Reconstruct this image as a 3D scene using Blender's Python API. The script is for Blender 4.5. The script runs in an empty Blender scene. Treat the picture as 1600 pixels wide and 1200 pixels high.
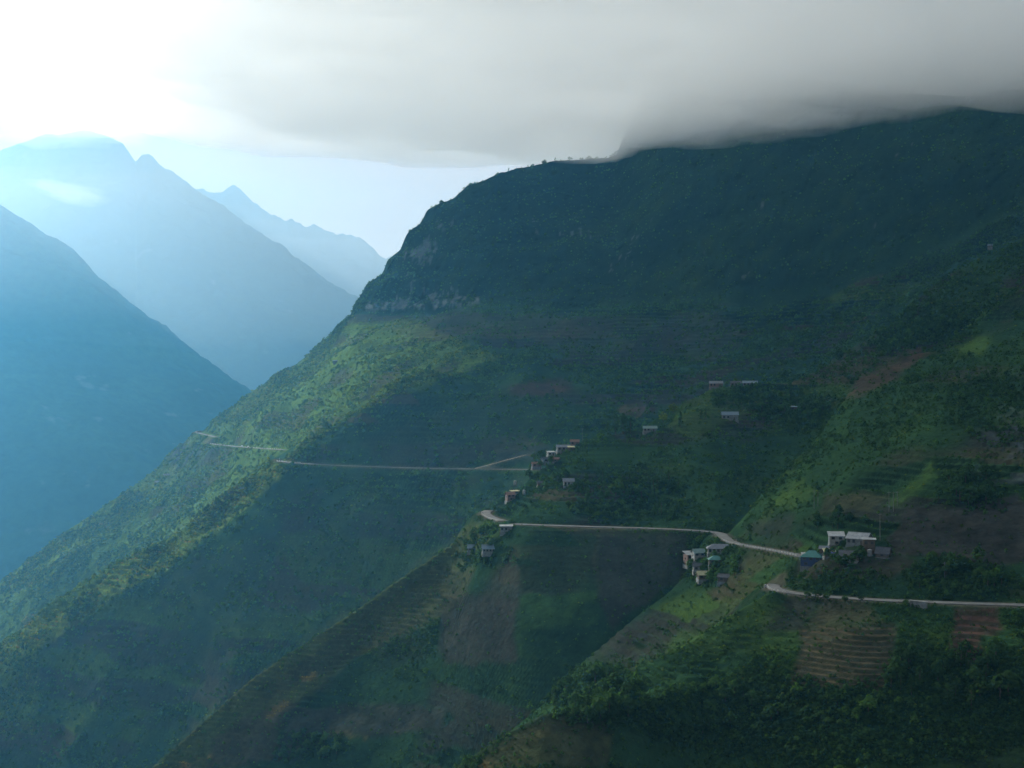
import bpy, bmesh, math, random
import numpy as np
from mathutils import Vector, Matrix

random.seed(7)
RNG = np.random.default_rng(7)
scn = bpy.context.scene
COL = scn.collection
R = math.radians
F = 2198.0                      # focal length in photograph pixels (1600 wide)

# ------------------------------------------------------------------ camera
cam_d = bpy.data.cameras.new('camera')
cam_d.sensor_width = 36.0
cam_d.lens = 36.0 * F / 1600.0
cam_d.clip_start = 1.0
cam_d.clip_end = 60000.0
cam = bpy.data.objects.new('camera', cam_d)
COL.objects.link(cam)
cam.location = (0, 0, 0)
cam.rotation_euler = (R(90), 0, 0)
scn.camera = cam

# ------------------------------------------------------------------ light
SUN_AZ, SUN_EL = R(-42), R(22)          # azimuth from +Y (minus = left)
SUN_DIR = Vector((math.sin(SUN_AZ) * math.cos(SUN_EL), math.cos(SUN_AZ) * math.cos(SUN_EL), math.sin(SUN_EL)))
sun_d = bpy.data.lights.new('sun', 'SUN')
sun_d.energy = 4.8
sun_d.angle = R(0.6)
sun_d.color = (1.0, 0.95, 0.82)
sun = bpy.data.objects.new('sun', sun_d)
COL.objects.link(sun)
sun.rotation_euler = SUN_DIR.to_track_quat('Z', 'Y').to_euler()

scn.view_settings.view_transform = 'Standard'
scn.view_settings.look = 'None'
scn.view_settings.gamma = 1.0
scn.view_settings.use_curve_mapping = False
scn.view_settings.exposure = 0.64
try:
    scn.cycles.use_denoising = True
    scn.cycles.volume_bounces = 10
    scn.cycles.max_bounces = 14
    scn.cycles.diffuse_bounces = 2
    scn.cycles.glossy_bounces = 2
    scn.cycles.transparent_max_bounces = 12
except Exception:
    pass

HAZE_DENSITY = 7.4e-5
HAZE_COLOR = (0.175, 0.59, 1.0, 1)
HAZE_G = 0.65
HAZE_ABS = 0.0


class NT:
    """Tiny helper around a node tree."""
    def __init__(self, tree):
        self.t = tree
        tree.nodes.clear()

    def n(self, kind, **kw):
        nd = self.t.nodes.new(kind)
        for k, v in kw.items():
            if k.startswith('i_'):
                key = k[2:]
                nd.inputs[int(key) if key.isdigit() else key.replace('_', ' ')].default_value = v
            else:
                setattr(nd, k, v)
        return nd

    def l(self, a, b):
        self.t.links.new(a, b)

    def math(self, op, a, b=None, c=None, clamp=False):
        nd = self.t.nodes.new('ShaderNodeMath')
        nd.operation = op
        nd.use_clamp = clamp
        for i, v in enumerate((a, b, c)):
            if v is None:
                continue
            if isinstance(v, (int, float)):
                nd.inputs[i].default_value = v
            else:
                self.t.links.new(v, nd.inputs[i])
        return nd.outputs[0]

    def mix(self, fac, a, b, mode='MIX'):
        nd = self.t.nodes.new('ShaderNodeMix')
        nd.data_type = 'RGBA'
        nd.blend_type = mode
        for s, v in ((nd.inputs[0], fac), (nd.inputs[6], a), (nd.inputs[7], b)):
            if isinstance(v, (int, float)):
                s.default_value = v
            elif isinstance(v, (tuple, list)):
                s.default_value = tuple(v) if len(v) == 4 else (*v, 1)
            else:
                self.t.links.new(v, s)
        return nd.outputs[2]

    def ramp(self, fac, stops, interp='LINEAR'):
        nd = self.t.nodes.new('ShaderNodeValToRGB')
        cr = nd.color_ramp
        cr.interpolation = interp
        while len(cr.elements) < len(stops):
            cr.elements.new(0.5)
        for e, (p, c) in zip(cr.elements, stops):
            e.position = p
            e.color = c if len(c) == 4 else (*c, 1)
        self.t.links.new(fac, nd.inputs[0])
        return nd.outputs[0]

    def smooth(self, v, lo, hi):
        nd = self.t.nodes.new('ShaderNodeMapRange')
        nd.interpolation_type = 'SMOOTHSTEP'
        self.t.links.new(v, nd.inputs[0])
        nd.inputs[1].default_value = lo
        nd.inputs[2].default_value = hi
        return nd.outputs[0]


# ------------------------------------------------------------------ sky
world = bpy.data.worlds.new('World')
scn.world = world
world.use_nodes = True
w = NT(world.node_tree)
wout = w.n('ShaderNodeOutputWorld')
sky = w.n('ShaderNodeTexSky', sky_type='NISHITA')
sky.sun_disc = False
sky.sun_elevation = SUN_EL
sky.sun_rotation = SUN_AZ
tc = w.n('ShaderNodeTexCoord')
sep = w.n('ShaderNodeSeparateXYZ')
w.l(tc.outputs['Generated'], sep.inputs[0])
nz = w.n('ShaderNodeTexNoise', i_Scale=2.2, i_Detail=4.0, i_Roughness=0.5)
mp = w.n('ShaderNodeMapping')
mp.inputs['Scale'].default_value = (1.0, 1.0, 3.2)
w.l(tc.outputs['Generated'], mp.inputs[0])
w.l(mp.outputs[0], nz.inputs['Vector'])
nz2 = w.n('ShaderNodeTexNoise', i_Scale=7.0, i_Detail=4.0, i_Roughness=0.5)
w.l(mp.outputs[0], nz2.inputs['Vector'])
dotn = w.n('ShaderNodeVectorMath', operation='DOT_PRODUCT')
w.l(tc.outputs['Generated'], dotn.inputs[0])
dotn.inputs[1].default_value = (math.sin(R(-30)) * math.cos(R(14)), math.cos(R(-30)) * math.cos(R(14)), math.sin(R(14)))   # the thin, bright part of the cloud deck
sdot = dotn.outputs['Value']
# cloud deck: grey away from the sun, white towards it
nfac = w.math('ADD', w.math('MULTIPLY', w.math('SUBTRACT', nz.outputs[0], 0.5), 0.42),
              w.math('MULTIPLY', w.math('SUBTRACT', nz2.outputs[0], 0.5), 0.12))
dd = w.math('ADD', sdot, w.math('MULTIPLY', nfac, 0.85))
deck = w.ramp(w.math('MULTIPLY_ADD', dd, 0.5, 0.5),
              [(0.0, (0.33, 0.35, 0.36)), (0.60, (0.38, 0.395, 0.40)), (0.80, (0.41, 0.42, 0.42)),
               (0.91, (0.26, 0.245, 0.23)), (0.965, (0.23, 0.215, 0.20)), (1.0, (0.30, 0.27, 0.25))])
gap = w.ramp(w.math('MULTIPLY_ADD', sdot, 0.5, 0.5),
             [(0.0, (0.30, 0.32, 0.33)), (0.6, (0.36, 0.37, 0.37)), (0.86, (1.0, 0.70, 0.47)), (1.0, (0.7, 0.48, 0.38))])
edge = w.math('ADD', sep.outputs['Z'], w.math('MULTIPLY', nfac, 0.16))
cov = w.smooth(edge, 0.155, 0.205)
clouds = w.mix(cov, gap, deck)
skyc = w.mix(1.0, sky.outputs[0], (0.09, 0.09, 0.09, 1), 'MULTIPLY')
allc = w.mix(0.93, skyc, clouds)
bg = w.n('ShaderNodeBackground')
bg.inputs['Strength'].default_value = 0.76
w.l(allc, bg.inputs['Color'])
w.l(bg.outputs[0], wout.inputs['Surface'])
try:
    world.cycles.sampling_method = 'MANUAL'
    world.cycles.sample_map_resolution = 256
except Exception:
    pass


# ------------------------------------------------------------------ noise
def _hash(ix, iy, iz, seed):
    h = (ix * 374761393 + iy * 668265263 + iz * 2147483647 + seed * 1274126177) & 0xFFFFFFFF
    h = ((h ^ (h >> 13)) * 1274126177) & 0xFFFFFFFF
    return ((h ^ (h >> 16)) & 0xFFFF) / 65535.0


def vnoise(x, y, z=None, seed=0):
    """value noise, -1..1"""
    xi = np.floor(x).astype(np.int64); yi = np.floor(y).astype(np.int64)
    fx = x - xi; fy = y - yi
    fx = fx * fx * (3 - 2 * fx); fy = fy * fy * (3 - 2 * fy)
    if z is None:
        zs = np.int64(0)
        a = _hash(xi, yi, zs, seed); b = _hash(xi + 1, yi, zs, seed)
        c = _hash(xi, yi + 1, zs, seed); d = _hash(xi + 1, yi + 1, zs, seed)
        return ((a + (b - a) * fx) * (1 - fy) + (c + (d - c) * fx) * fy) * 2 - 1
    zi = np.floor(z).astype(np.int64); fz = z - zi; fz = fz * fz * (3 - 2 * fz)
    out = 0
    for k, wk in ((0, 1 - fz), (1, fz)):
        a = _hash(xi, yi, zi + k, seed); b = _hash(xi + 1, yi, zi + k, seed)
        c = _hash(xi, yi + 1, zi + k, seed); d = _hash(xi + 1, yi + 1, zi + k, seed)
        out = out + wk * ((a + (b - a) * fx) * (1 - fy) + (c + (d - c) * fx) * fy)
    return out * 2 - 1


def fbm(x, y, z=None, oct=4, seed=0, gain=0.5):
    s, a, tot = 0, 1.0, 0
    f = 1.0
    for o in range(oct):
        s = s + a * vnoise(x * f + 17.3 * o, y * f - 9.1 * o, None if z is None else z * f + 3.7 * o, seed + o)
        tot += a; a *= gain; f *= 2.03
    return s / tot


def sstep(t):
    t = np.clip(t, 0, 1)
    return t * t * (3 - 2 * t)


# ------------------------------------------------------------------ object helpers
def tag(o, label=None, cat=None, group=None, kind=None):
    if label: o['label'] = label
    if cat: o['category'] = cat
    if group: o['group'] = group
    if kind: o['kind'] = kind
    return o


def mesh_obj(name, me, mat=None, parent=None):
    o = bpy.data.objects.new(name, me)
    COL.objects.link(o)
    if mat is not None and not me.materials:
        me.materials.append(mat)
    if parent is not None:
        o.parent = parent
    return o


def empty(name, loc, rz=0.0):
    o = bpy.data.objects.new(name, None)
    COL.objects.link(o)
    o.location = loc
    o.rotation_euler = (0, 0, rz)
    return o


class MB:
    """collects shapes and links them as one mesh"""
    def __init__(self):
        self.v = []; self.f = []

    def box(self, c, s, rz=0.0, taper=1.0):
        cx, cy, cz = c; sx, sy, sz = (q / 2 for q in s)
        co, si = math.cos(rz), math.sin(rz)
        b = len(self.v)
        for dz, k in ((-sz, 1.0), (sz, taper)):
            for dx, dy in ((-sx, -sy), (sx, -sy), (sx, sy), (-sx, sy)):
                dx *= k; dy *= k
                self.v.append((cx + dx * co - dy * si, cy + dx * si + dy * co, cz + dz))
        for q in ((0, 3, 2, 1), (4, 5, 6, 7), (0, 1, 5, 4), (1, 2, 6, 5), (2, 3, 7, 6), (3, 0, 4, 7)):
            self.f.append(tuple(b + i for i in q))
        return self

    def poly(self, pts, th=0.0):
        """a flat polygon; th > 0 gives it thickness downwards"""
        b = len(self.v); n = len(pts)
        self.v += [tuple(p) for p in pts]
        self.f.append(tuple(range(b, b + n)))
        if th:
            self.v += [(p[0], p[1], p[2] - th) for p in pts]
            self.f.append(tuple(range(b + 2 * n - 1, b + n - 1, -1)))
            for i in range(n):
                j = (i + 1) % n
                self.f.append((b + j, b + i, b + n + i, b + n + j))
        return self

    def tube(self, p0, p1, r0, r1, n=7):
        p0 = Vector(p0); p1 = Vector(p1)
        q = (p1 - p0).to_track_quat('Z', 'Y')
        b = len(self.v)
        for p, r in ((p0, r0), (p1, r1)):
            for k in range(n):
                a = 2 * math.pi * k / n
                self.v.append(tuple(p + q @ Vector((math.cos(a) * r, math.sin(a) * r, 0))))
        for k in range(n):
            j = (k + 1) % n
            self.f.append((b + k, b + j, b + n + j, b + n + k))
        self.f.append(tuple(b + n + k for k in range(n)))
        return self

    def mesh(self, name, mat=None):
        me = bpy.data.meshes.new(name)
        me.from_pydata(self.v, [], self.f)
        if mat: me.materials.append(mat)
        return me

    def build(self, name, mat, parent=None):
        return mesh_obj(name, self.mesh(name, mat), None, parent)


# ------------------------------------------------------------------ materials
def plain(name, col, rough=0.8, var=0.18, scale=2.0, bump=0.0, spec=0.3, metallic=0.0):
    m = bpy.data.materials.new(name); m.use_nodes = True
    t = NT(m.node_tree)
    out = t.n('ShaderNodeOutputMaterial'); p = t.n('ShaderNodeBsdfPrincipled')
    p.inputs['Roughness'].default_value = rough
    p.inputs['Specular IOR Level'].default_value = spec
    p.inputs['Metallic'].default_value = metallic
    g = t.n('ShaderNodeNewGeometry')
    nn = t.n('ShaderNodeTexNoise', i_Scale=scale, i_Detail=5.0, i_Roughness=0.6)
    t.l(g.outputs['Position'], nn.inputs['Vector'])
    lo = tuple(c * (1 - var) for c in col); hi = tuple(min(1, c * (1 + var)) for c in col)
    t.l(t.ramp(nn.outputs[0], [(0.3, lo), (0.7, hi)]), p.inputs['Base Color'])
    if bump:
        bn = t.n('ShaderNodeBump', i_Strength=0.6, i_Distance=bump)
        t.l(nn.outputs[0], bn.inputs['Height']); t.l(bn.outputs[0], p.inputs['Normal'])
    t.l(p.outputs[0], out.inputs['Surface'])
    return m


def ground_material(name, fine=0.35, far=False):
    m = bpy.data.materials.new(name); m.use_nodes = True
    t = NT(m.node_tree)
    out = t.n('ShaderNodeOutputMaterial'); p = t.n('ShaderNodeBsdfPrincipled')
    p.inputs['Roughness'].default_value = 1.0
    p.inputs['Specular IOR Level'].default_value = 0.0
    at = t.n('ShaderNodeAttribute', attribute_name='albedo')
    g = t.n('ShaderNodeNewGeometry')
    n1 = t.n('ShaderNodeTexNoise', i_Scale=fine, i_Detail=6.0, i_Roughness=0.62)
    n2 = t.n('ShaderNodeTexNoise', i_Scale=fine * 0.14, i_Detail=5.0, i_Roughness=0.6)
    for q in (n1, n2): t.l(g.outputs['Position'], q.inputs['Vector'])
    k = t.math('ADD', t.math('MULTIPLY', n1.outputs[0], 1.5), t.math('MULTIPLY', n2.outputs[0], 0.9))
    k = t.math('SUBTRACT', k, 0.22)
    c = t.n('ShaderNodeVectorMath', operation='SCALE')
    t.l(at.outputs['Color'], c.inputs[0]); t.l(k, c.inputs['Scale'])
    t.l(c.outputs[0], p.inputs['Base Color'])
    bn = t.n('ShaderNodeBump', i_Strength=0.9, i_Distance=(4.0 if far else 1.1))
    t.l(n1.outputs[0], bn.inputs['Height']); t.l(bn.outputs[0], p.inputs['Normal'])
    t.l(p.outputs[0], out.inputs['Surface'])
    return m


def leaf_material(name, col, var=0.45):
    m = bpy.data.materials.new(name); m.use_nodes = True
    t = NT(m.node_tree)
    out = t.n('ShaderNodeOutputMaterial'); p = t.n('ShaderNodeBsdfPrincipled')
    p.inputs['Roughness'].default_value = 0.9
    p.inputs['Specular IOR Level'].default_value = 0.05
    oi = t.n('ShaderNodeObjectInfo')
    g = t.n('ShaderNodeNewGeometry')
    nn = t.n('ShaderNodeTexNoise', i_Scale=1.2, i_Detail=3.0)
    t.l(g.outputs['Position'], nn.inputs['Vector'])
    v = t.math('ADD', t.math('MULTIPLY', oi.outputs['Random'], 0.6), t.math('MULTIPLY', nn.outputs[0], 0.5))
    lo = tuple(c * (1 - var) for c in col)
    hi = (col[0] * (1 + var * 1.5), col[1] * (1 + var), col[2] * (1 + var * 0.5))
    cc = t.ramp(v, [(0.15, lo), (0.95, hi)])
    t.l(cc, p.inputs['Base Color'])
    tr = t.n('ShaderNodeBsdfTranslucent')
    t.l(t.mix(1.0, cc, (1.6, 1.8, 0.85, 1), 'MULTIPLY'), tr.inputs['Color'])
    mx = t.n('ShaderNodeMixShader'); mx.inputs[0].default_value = 0.42
    t.l(p.outputs[0], mx.inputs[1]); t.l(tr.outputs[0], mx.inputs[2])
    t.l(mx.outputs[0], out.inputs['Surface'])
    return m


M = dict(
    ground=ground_material('hillside_ground'),
    far=ground_material('far_mountain_ground', 0.03, True),
    asphalt=plain('road_concrete', (0.125, 0.12, 0.112), 0.9, 0.35, 0.25),
    pale=plain('pale_concrete', (0.32, 0.31, 0.29), 0.85, 0.3, 1.0),
    dirt=plain('dirt_track', (0.24, 0.20, 0.15), 0.95, 0.25, 0.5),
    white=plain('white_plaster', (0.25, 0.245, 0.23), 0.8, 0.4, 0.7),
    cream=plain('cream_plaster', (0.30, 0.28, 0.23), 0.8, 0.22, 0.8),
    pink=plain('pink_brick', (0.18, 0.11, 0.09), 0.85, 0.25, 1.5),
    stonewall=plain('grey_block_wall', (0.17, 0.17, 0.165), 0.85, 0.35, 0.9),
    wood=plain('weathered_wood', (0.10, 0.075, 0.055), 0.85, 0.35, 1.5),
    bluewall=plain('blue_wall', (0.03, 0.055, 0.14), 0.7, 0.2, 1.0),
    tin=plain('pale_tin_roof', (0.29, 0.295, 0.295), 0.55, 0.42, 0.8, spec=0.5),
    greytin=plain('grey_tile_roof', (0.17, 0.18, 0.20), 0.6, 0.25, 1.0),
    dark=plain('dark_tile_roof', (0.075, 0.075, 0.085), 0.75, 0.35, 1.2),
    teal=plain('teal_tin_roof', (0.035, 0.17, 0.15), 0.5, 0.25, 0.9, spec=0.5),
    palegreen=plain('pale_green_tin_roof', (0.14, 0.22, 0.20), 0.5, 0.2, 0.9, spec=0.5),
    bluegrey=plain('blue_grey_tin_roof', (0.12, 0.17, 0.21), 0.5, 0.2, 0.9, spec=0.5),
    straw=plain('straw_coloured_roof', (0.42, 0.38, 0.22), 0.85, 0.2, 1.0),
    terracotta=plain('terracotta_roof', (0.21, 0.11, 0.075), 0.8, 0.25, 1.0),
    glass=plain('dark_window_glass', (0.02, 0.025, 0.03), 0.15, 0.1, 1.0, spec=0.6),
    tarp=plain('purple_blue_tarpaulin', (0.12, 0.10, 0.42), 0.5, 0.2, 1.0),
    red=plain('faded_red_cloth', (0.32, 0.05, 0.05), 0.8, 0.2, 1.0),
    bark=plain('tree_bark', (0.09, 0.07, 0.05), 0.9, 0.3, 3.0),
    rubber=plain('black_rubber', (0.02, 0.02, 0.02), 0.8, 0.1, 3.0),
    vanpaint=plain('white_van_paint', (0.75, 0.76, 0.78), 0.3, 0.05, 0.5, spec=0.5),
    rock=plain('limestone_rock', (0.34, 0.34, 0.33), 0.9, 0.35, 0.6, bump=0.3),
    leaf_dark=leaf_material('dark_leaves', (0.032, 0.074, 0.028)),
    leaf_mid=leaf_material('green_leaves', (0.044, 0.100, 0.030)),
    leaf_lime=leaf_material('yellow_green_leaves', (0.095, 0.135, 0.030)),
    leaf_dry=leaf_material('dry_straw_leaves', (0.20, 0.145, 0.045)),
)

# ------------------------------------------------------------------ terrain: crest and gully lines of the spurs
# every line lists (column, height reading, distance in metres); the columns fan out from the viewpoint
L = lambda s: np.array([[float(q) for q in p.split(',')] for p in s.split()])
LINES = [
    ('floor', L('-260,4000,120 1860,4000,120'), 0),
    ('skirt', L('-260,2600,330 500,2500,330 800,2000,340 1000,1700,360 1860,1650,340'), 8),
    ('foot', L('-260,1830,390 300,1600,410 600,1390,430 700,1310,440 850,1230,450 1000,1215,470 1100,1205,490 1340,1210,468 1600,1210,455 1860,1210,440'), 16),
    ('s0', L('-260,1700,420 300,1500,440 600,1290,460 700,1212,468 740,1182,472 780,1150,476 850,1112,480 950,1096,487 1000,1088,495 1100,1078,527 1340,1042,511 1600,1060,493 1860,1070,475'), 95),
    ('g01', L('-260,1760,480 700,1260,510 850,1160,518 950,1112,522 1000,1084,530 1100,1035,541 1340,985,529 1600,1010,508 1860,1020,490'), 40),
    ('s1', L('-260,1780,500 600,1400,515 800,1200,535 850,1150,540 900,1108,546 1000,1050,553 1100,988,562 1150,955,568 1205,917,578 1250,893,601 1340,866,606 1450,842,610 1600,850,590 1860,850,570'), 130),
    ('g1', L('-260,1850,560 600,1460,575 800,1240,590 900,1140,600 1000,1075,620 1100,1008,630 1205,917,642 1250,882,645 1340,822,645 1450,770,650 1600,752,640 1860,750,620'), 45),
    ('s15', L('-260,1950,620 400,1500,640 700,1230,655 850,1100,675 900,1045,688 960,990,703 1050,925,738 1130,838,782 1200,765,800 1280,680,830 1330,605,870 1430,545,920 1600,450,960 1860,380,960'), 150),
    ('g15', L('-260,2000,680 400,1520,690 700,1270,700 850,1140,710 960,1030,735 1050,945,768 1130,845,797 1200,800,850 1280,730,900 1330,660,930 1430,580,970 1600,465,1010 1860,400,1010'), 24),
    ('m2', L('-260,1900,735 240,1400,745 400,1250,762 700,1010,805 745,870,840 780,814,856 800,820,829 900,823,818 1000,825,811 1060,827,804 1130,832,806 1200,785,875 1280,710,930 1340,640,960 1430,565,1010 1600,455,1050 1860,390,1050'), 90),
    ('s2', L('-260,1600,720 0,1390,770 240,1195,800 400,1050,830 600,910,880 700,843,905 755,800,915 800,772,935 830,738,955 900,690,1000 950,674,1020 1000,668,1035 1050,640,1060 1070,625,1070 1110,603,1085 1180,598,1095 1250,588,1100 1300,565,1105 1340,543,1110 1390,518,1112 1450,455,1125 1500,420,1130 1600,368,1150 1860,290,1180'), 150),
    ('g23', L('-260,1750,1050 0,1638,1050 240,1490,1050 600,1169,1100 755,950,1160 900,800,1260 1050,690,1350 1300,600,1400 1600,390,1400 1860,310,1400'), 22),
    ('s3brow', L('-260,1238,1340 0,1046,1368 60,1004,1378 170,926,1398 250,887,1410 380,782,1430 430,748,1440 480,716,1468 550,660,1515 590,630,1540 660,600,1590 760,586,1640 900,580,1650 1050,579,1640 1300,530,1650 1450,450,1640 1600,371,1590 1860,292,1550'), 150),
    ('s3', L('-260,1190,1410 0,1000,1440 60,960,1450 170,885,1470 250,848,1480 380,750,1495 430,722,1505 480,692,1530 550,640,1570 590,612,1590 660,585,1640 760,574,1690 900,570,1700 1050,570,1690 1300,520,1700 1450,440,1690 1600,362,1640 1860,280,1600'), 60),
    ('g34', L('-260,1280,1840 0,1104,1870 240,905,1850 380,792,1740 430,742,1715 500,690,1690 600,618,1700 660,590,1710 760,568,1740 900,560,1760 1050,560,1740 1300,510,1740 1450,430,1730 1600,354,1680 1860,270,1640'), 30),
    ('cliff', L('-260,1180,2010 0,1005,2060 250,795,2190 303,728,2230 400,645,2270 500,568,2370 548,499,2488 560,493,2470 600,490,2400 700,487,2300 760,482,2230 900,480,2100 1050,485,2000 1300,470,1810 1450,400,1760 1600,325,1700 1860,250,1660'), 150),
    ('s4', L('-260,1075,2200 0,910,2300 60,862,2320 110,820,2340 180,775,2370 250,730,2400 303,676,2432 370,625,2450 450,575,2470 520,522,2490 548,498,2500 552,484,2502 558,468,2504 575,445,2508 600,420,2512 625,386,2518 645,355,2524 680,318,2530 740,284,2545 775,265,2552 800,257,2560 860,251,2570 950,241,2580 963,234,2582 975,205,2586 1000,150,2590 1050,70,2600 1200,-30,2560 1400,-60,2450 1600,-70,2300 1860,-90,2200'), 190),
    ('back', L('-260,1500,2700 0,1400,2800 550,900,3000 800,600,3000 950,560,3000 1100,250,3050 1600,200,2800 1860,200,2700'), 14),
    ('end', L('-260,1150,3600 1860,1150,3600'), 6),
]
PX0, PX1, DPX = -420.0, 2140.0, 2.5
pxs = np.arange(PX0, PX1 + 0.1, DPX)
NC = len(pxs)
rows_d, rows_z, rows_seg = [], [], []
prev = None
ROWK = 0.86
for si, (nm, tab, nrow) in enumerate(LINES):
    s0_ = np.clip((tab[1, 1] - tab[0, 1]) / (tab[1, 0] - tab[0, 0]), -1.2, 0); s1_ = np.clip((tab[-1, 1] - tab[-2, 1]) / (tab[-1, 0] - tab[-2, 0]), -0.4, 0.1)
    tab = np.vstack([[-460, tab[0, 1] - 200 * s0_, tab[0, 2]], tab, [2200, tab[-1, 1] + 340 * s1_, tab[-1, 2] * 0.97]])   # the slope goes on beyond the frame
    py = np.interp(pxs, tab[:, 0], tab[:, 1]); d = np.interp(pxs, tab[:, 0], tab[:, 2])
    ker = np.exp(-0.5 * (np.arange(-9, 10) / 3.2) ** 2); ker /= ker.sum()
    if nm not in ('s4',):
        py = np.convolve(np.pad(py, 9, mode='edge'), ker, 'valid')
    d = np.convolve(np.pad(d, 9, mode='edge'), ker, 'valid')
    if nm in ('m2', 'g15', 'g1', 'g23', 'g01'):
        for q_ in range(4):
            py = np.convolve(np.pad(py, 9, mode='edge'), ker, 'valid')
            d = np.convolve(np.pad(d, 9, mode='edge'), ker, 'valid')
    z = (600 - py) / F * d
    if nm == 'floor': z = np.full(NC, -640.0); d = np.full(NC, 90.0)
    if nm == 'end': z = np.full(NC, -640.0)
    if prev is not None:
        n = max(3, int(nrow * ROWK))
        t = (np.arange(1, n + 1) / n)[:, None]
        rows_d.append(prev[0] + (d - prev[0]) * t)
        rows_z.append(prev[1] + (z - prev[1]) * t)
        rows_seg.append(si - 1 + t[:, 0])
    else:
        rows_d.append(d[None]); rows_z.append(z[None]); rows_seg.append(np.array([0.0]))
    prev = (d, z)
D = np.vstack(rows_d); Z = np.vstack(rows_z); SEG = np.concatenate(rows_seg)
NR = D.shape[0]
# round the crests and gullies a little
ker = np.exp(-0.5 * (np.arange(-6, 7) / 2.2) ** 2); ker /= ker.sum()
def blur_rows(A):
    P = np.pad(A, ((6, 6), (0, 0)), mode='edge')
    return sum(k * P[i:i + A.shape[0]] for i, k in enumerate(ker))
D = blur_rows(D); Z = blur_rows(Z)
TX = (pxs[None] - 800) / F
seg_names = [l[0] for l in LINES]
def segrange(a, b):
    return (SEG >= seg_names.index(a)) & (SEG <= seg_names.index(b))
SEGM = np.repeat(SEG[:, None], NC, 1)
X = D * TX; Y = D.copy()
# large and middling relief: ribs and side gullies running down the slope
near = np.clip((1250 - D) / 500, 0, 1)
amp_far = 1 - near
crestdamp = np.ones(NR)
for nm in ('s2', 's3', 's4'):
    k = seg_names.index(nm)
    crestdamp *= 1 - 0.55 * np.exp(-((SEG - k) / 0.16) ** 2)
crestdamp = crestdamp[:, None]
rib = 1 - 2 * np.abs(fbm(X / 170 + Z / 260, Y / 210, None, 3, 11))
Z += (rib - 0.45) * (4.0 * near + 15 * amp_far) * crestdamp * np.where(SEGM > 1.5, 1, 0)
Z += fbm(X / 34, Y / 40, None, 3, 23) * (1.8 * near + 4.2 * amp_far) * (0.35 + 0.65 * crestdamp)
Z += fbm(X / 9, Y / 9, Z / 9, 3, 31) * (0.55 * near + 1.7 * amp_far)

# cliffs: above the cliff line the face breaks into steps and ribs of limestone
kc = seg_names.index('cliff')
cl = np.clip((SEGM - kc) / 0.04, 0, 1) * np.clip((kc + 1.02 - SEGM) / 0.02, 0, 1) * sstep((pxs[None] - 545) / 20)
cn = fbm(X / 30, Y / 30, Z / 90, 4, 41)
Dn = D - cl * (cn * 14 + 7 * np.abs(fbm(X / 8, Y / 8, Z / 40, 3, 43)))
# the ledge lines of the crag
crag = cl * np.clip((1000 - pxs[None]) / 300, 0.25, 1)
zz = Z + 6 * fbm(X / 60, Y / 60, None, 3, 47)
st = 46.0
fr = zz / st - np.floor(zz / st)
Z = Z + crag * (sstep((fr - 0.25) * 2) - fr) * st * 0.35
D = Dn
# rocky knob under the far bend and dark crag on the right edge
def blob(cx, cy, rx, ry):
    PYc = 600 - Z / D * F
    return np.exp(-(((pxs[None] - cx) / rx) ** 2 + ((PYc - cy) / ry) ** 2))
vis_far = (SEGM > seg_names.index('g34'))
PYp = 600 - Z / D * F
knob = np.exp(-(((pxs[None] - 285) / 42) ** 2 + ((PYp - 712) / 22) ** 2)) * vis_far
Z += knob * (14 * fbm(X / 16, Y / 16, Z / 40, 3, 53) + 6)
rcl = np.exp(-(((pxs[None] - 1610) / 60) ** 2 + ((PYp - 705) / 75) ** 2)) * (SEGM > seg_names.index('g1')) * (SEGM < seg_names.index('s15'))
D -= rcl * (10 * np.abs(fbm(X / 9, Y / 9, Z / 30, 4, 59)))
Y = D.copy(); X = D * TX

# ---- fields and painted sunlit bands (polygons in column/height readings) -----------------------------------
PY = 600 - Z / D * F
runmin = np.minimum.accumulate(np.where(SEGM > 0.5, PY, 9e9), axis=0)
VIS = PY <= runmin + 0.6

PXA = np.repeat(pxs[None], NR, 0)
WA, WB = vnoise(X / 14, Y / 14, None, 3), vnoise(X / 11, Y / 11, None, 4)

def inpoly(poly, soft=9.0, wob=9.0):
    """mask (index, values) of the ground inside a field outline"""
    pa = np.array(poly)
    (x0_, y0_), (x1_, y1_) = pa.min(0) - 14, pa.max(0) + 14
    sel = np.where(VIS & (PXA > x0_) & (PXA < x1_) & (PY > y0_) & (PY < y1_))
    px = PXA[sel] + wob * WA[sel]; py = PY[sel] + wob * 0.5 * WB[sel]
    n = len(poly)
    sd = np.full(px.shape, 1e9); ins = np.zeros(px.shape, bool)
    for i in range(n):
        x0, y0 = poly[i]; x1, y1 = poly[(i + 1) % n]
        ex, ey = x1 - x0, y1 - y0
        t = np.clip(((px - x0) * ex + (py - y0) * ey) / (ex * ex + ey * ey), 0, 1)
        sd = np.minimum(sd, np.hypot(px - x0 - t * ex, py - y0 - t * ey))
        c = ((y0 > py) != (y1 > py)) & (px < (x1 - x0) * (py - y0) / (y1 - y0 + 1e-9) + x0)
        ins ^= c
    return sel, np.clip(0.5 + np.where(ins, sd, -sd) / soft, 0, 1)

def ell(cx, cy, rx, ry, n=14, rot=0.0):
    c, s = math.cos(rot), math.sin(rot)
    return [(cx + math.cos(a) * rx * c - math.sin(a) * ry * s, cy + math.cos(a) * rx * s + math.sin(a) * ry * c)
            for a in (2 * math.pi * k / n for k in range(n))]

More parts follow.
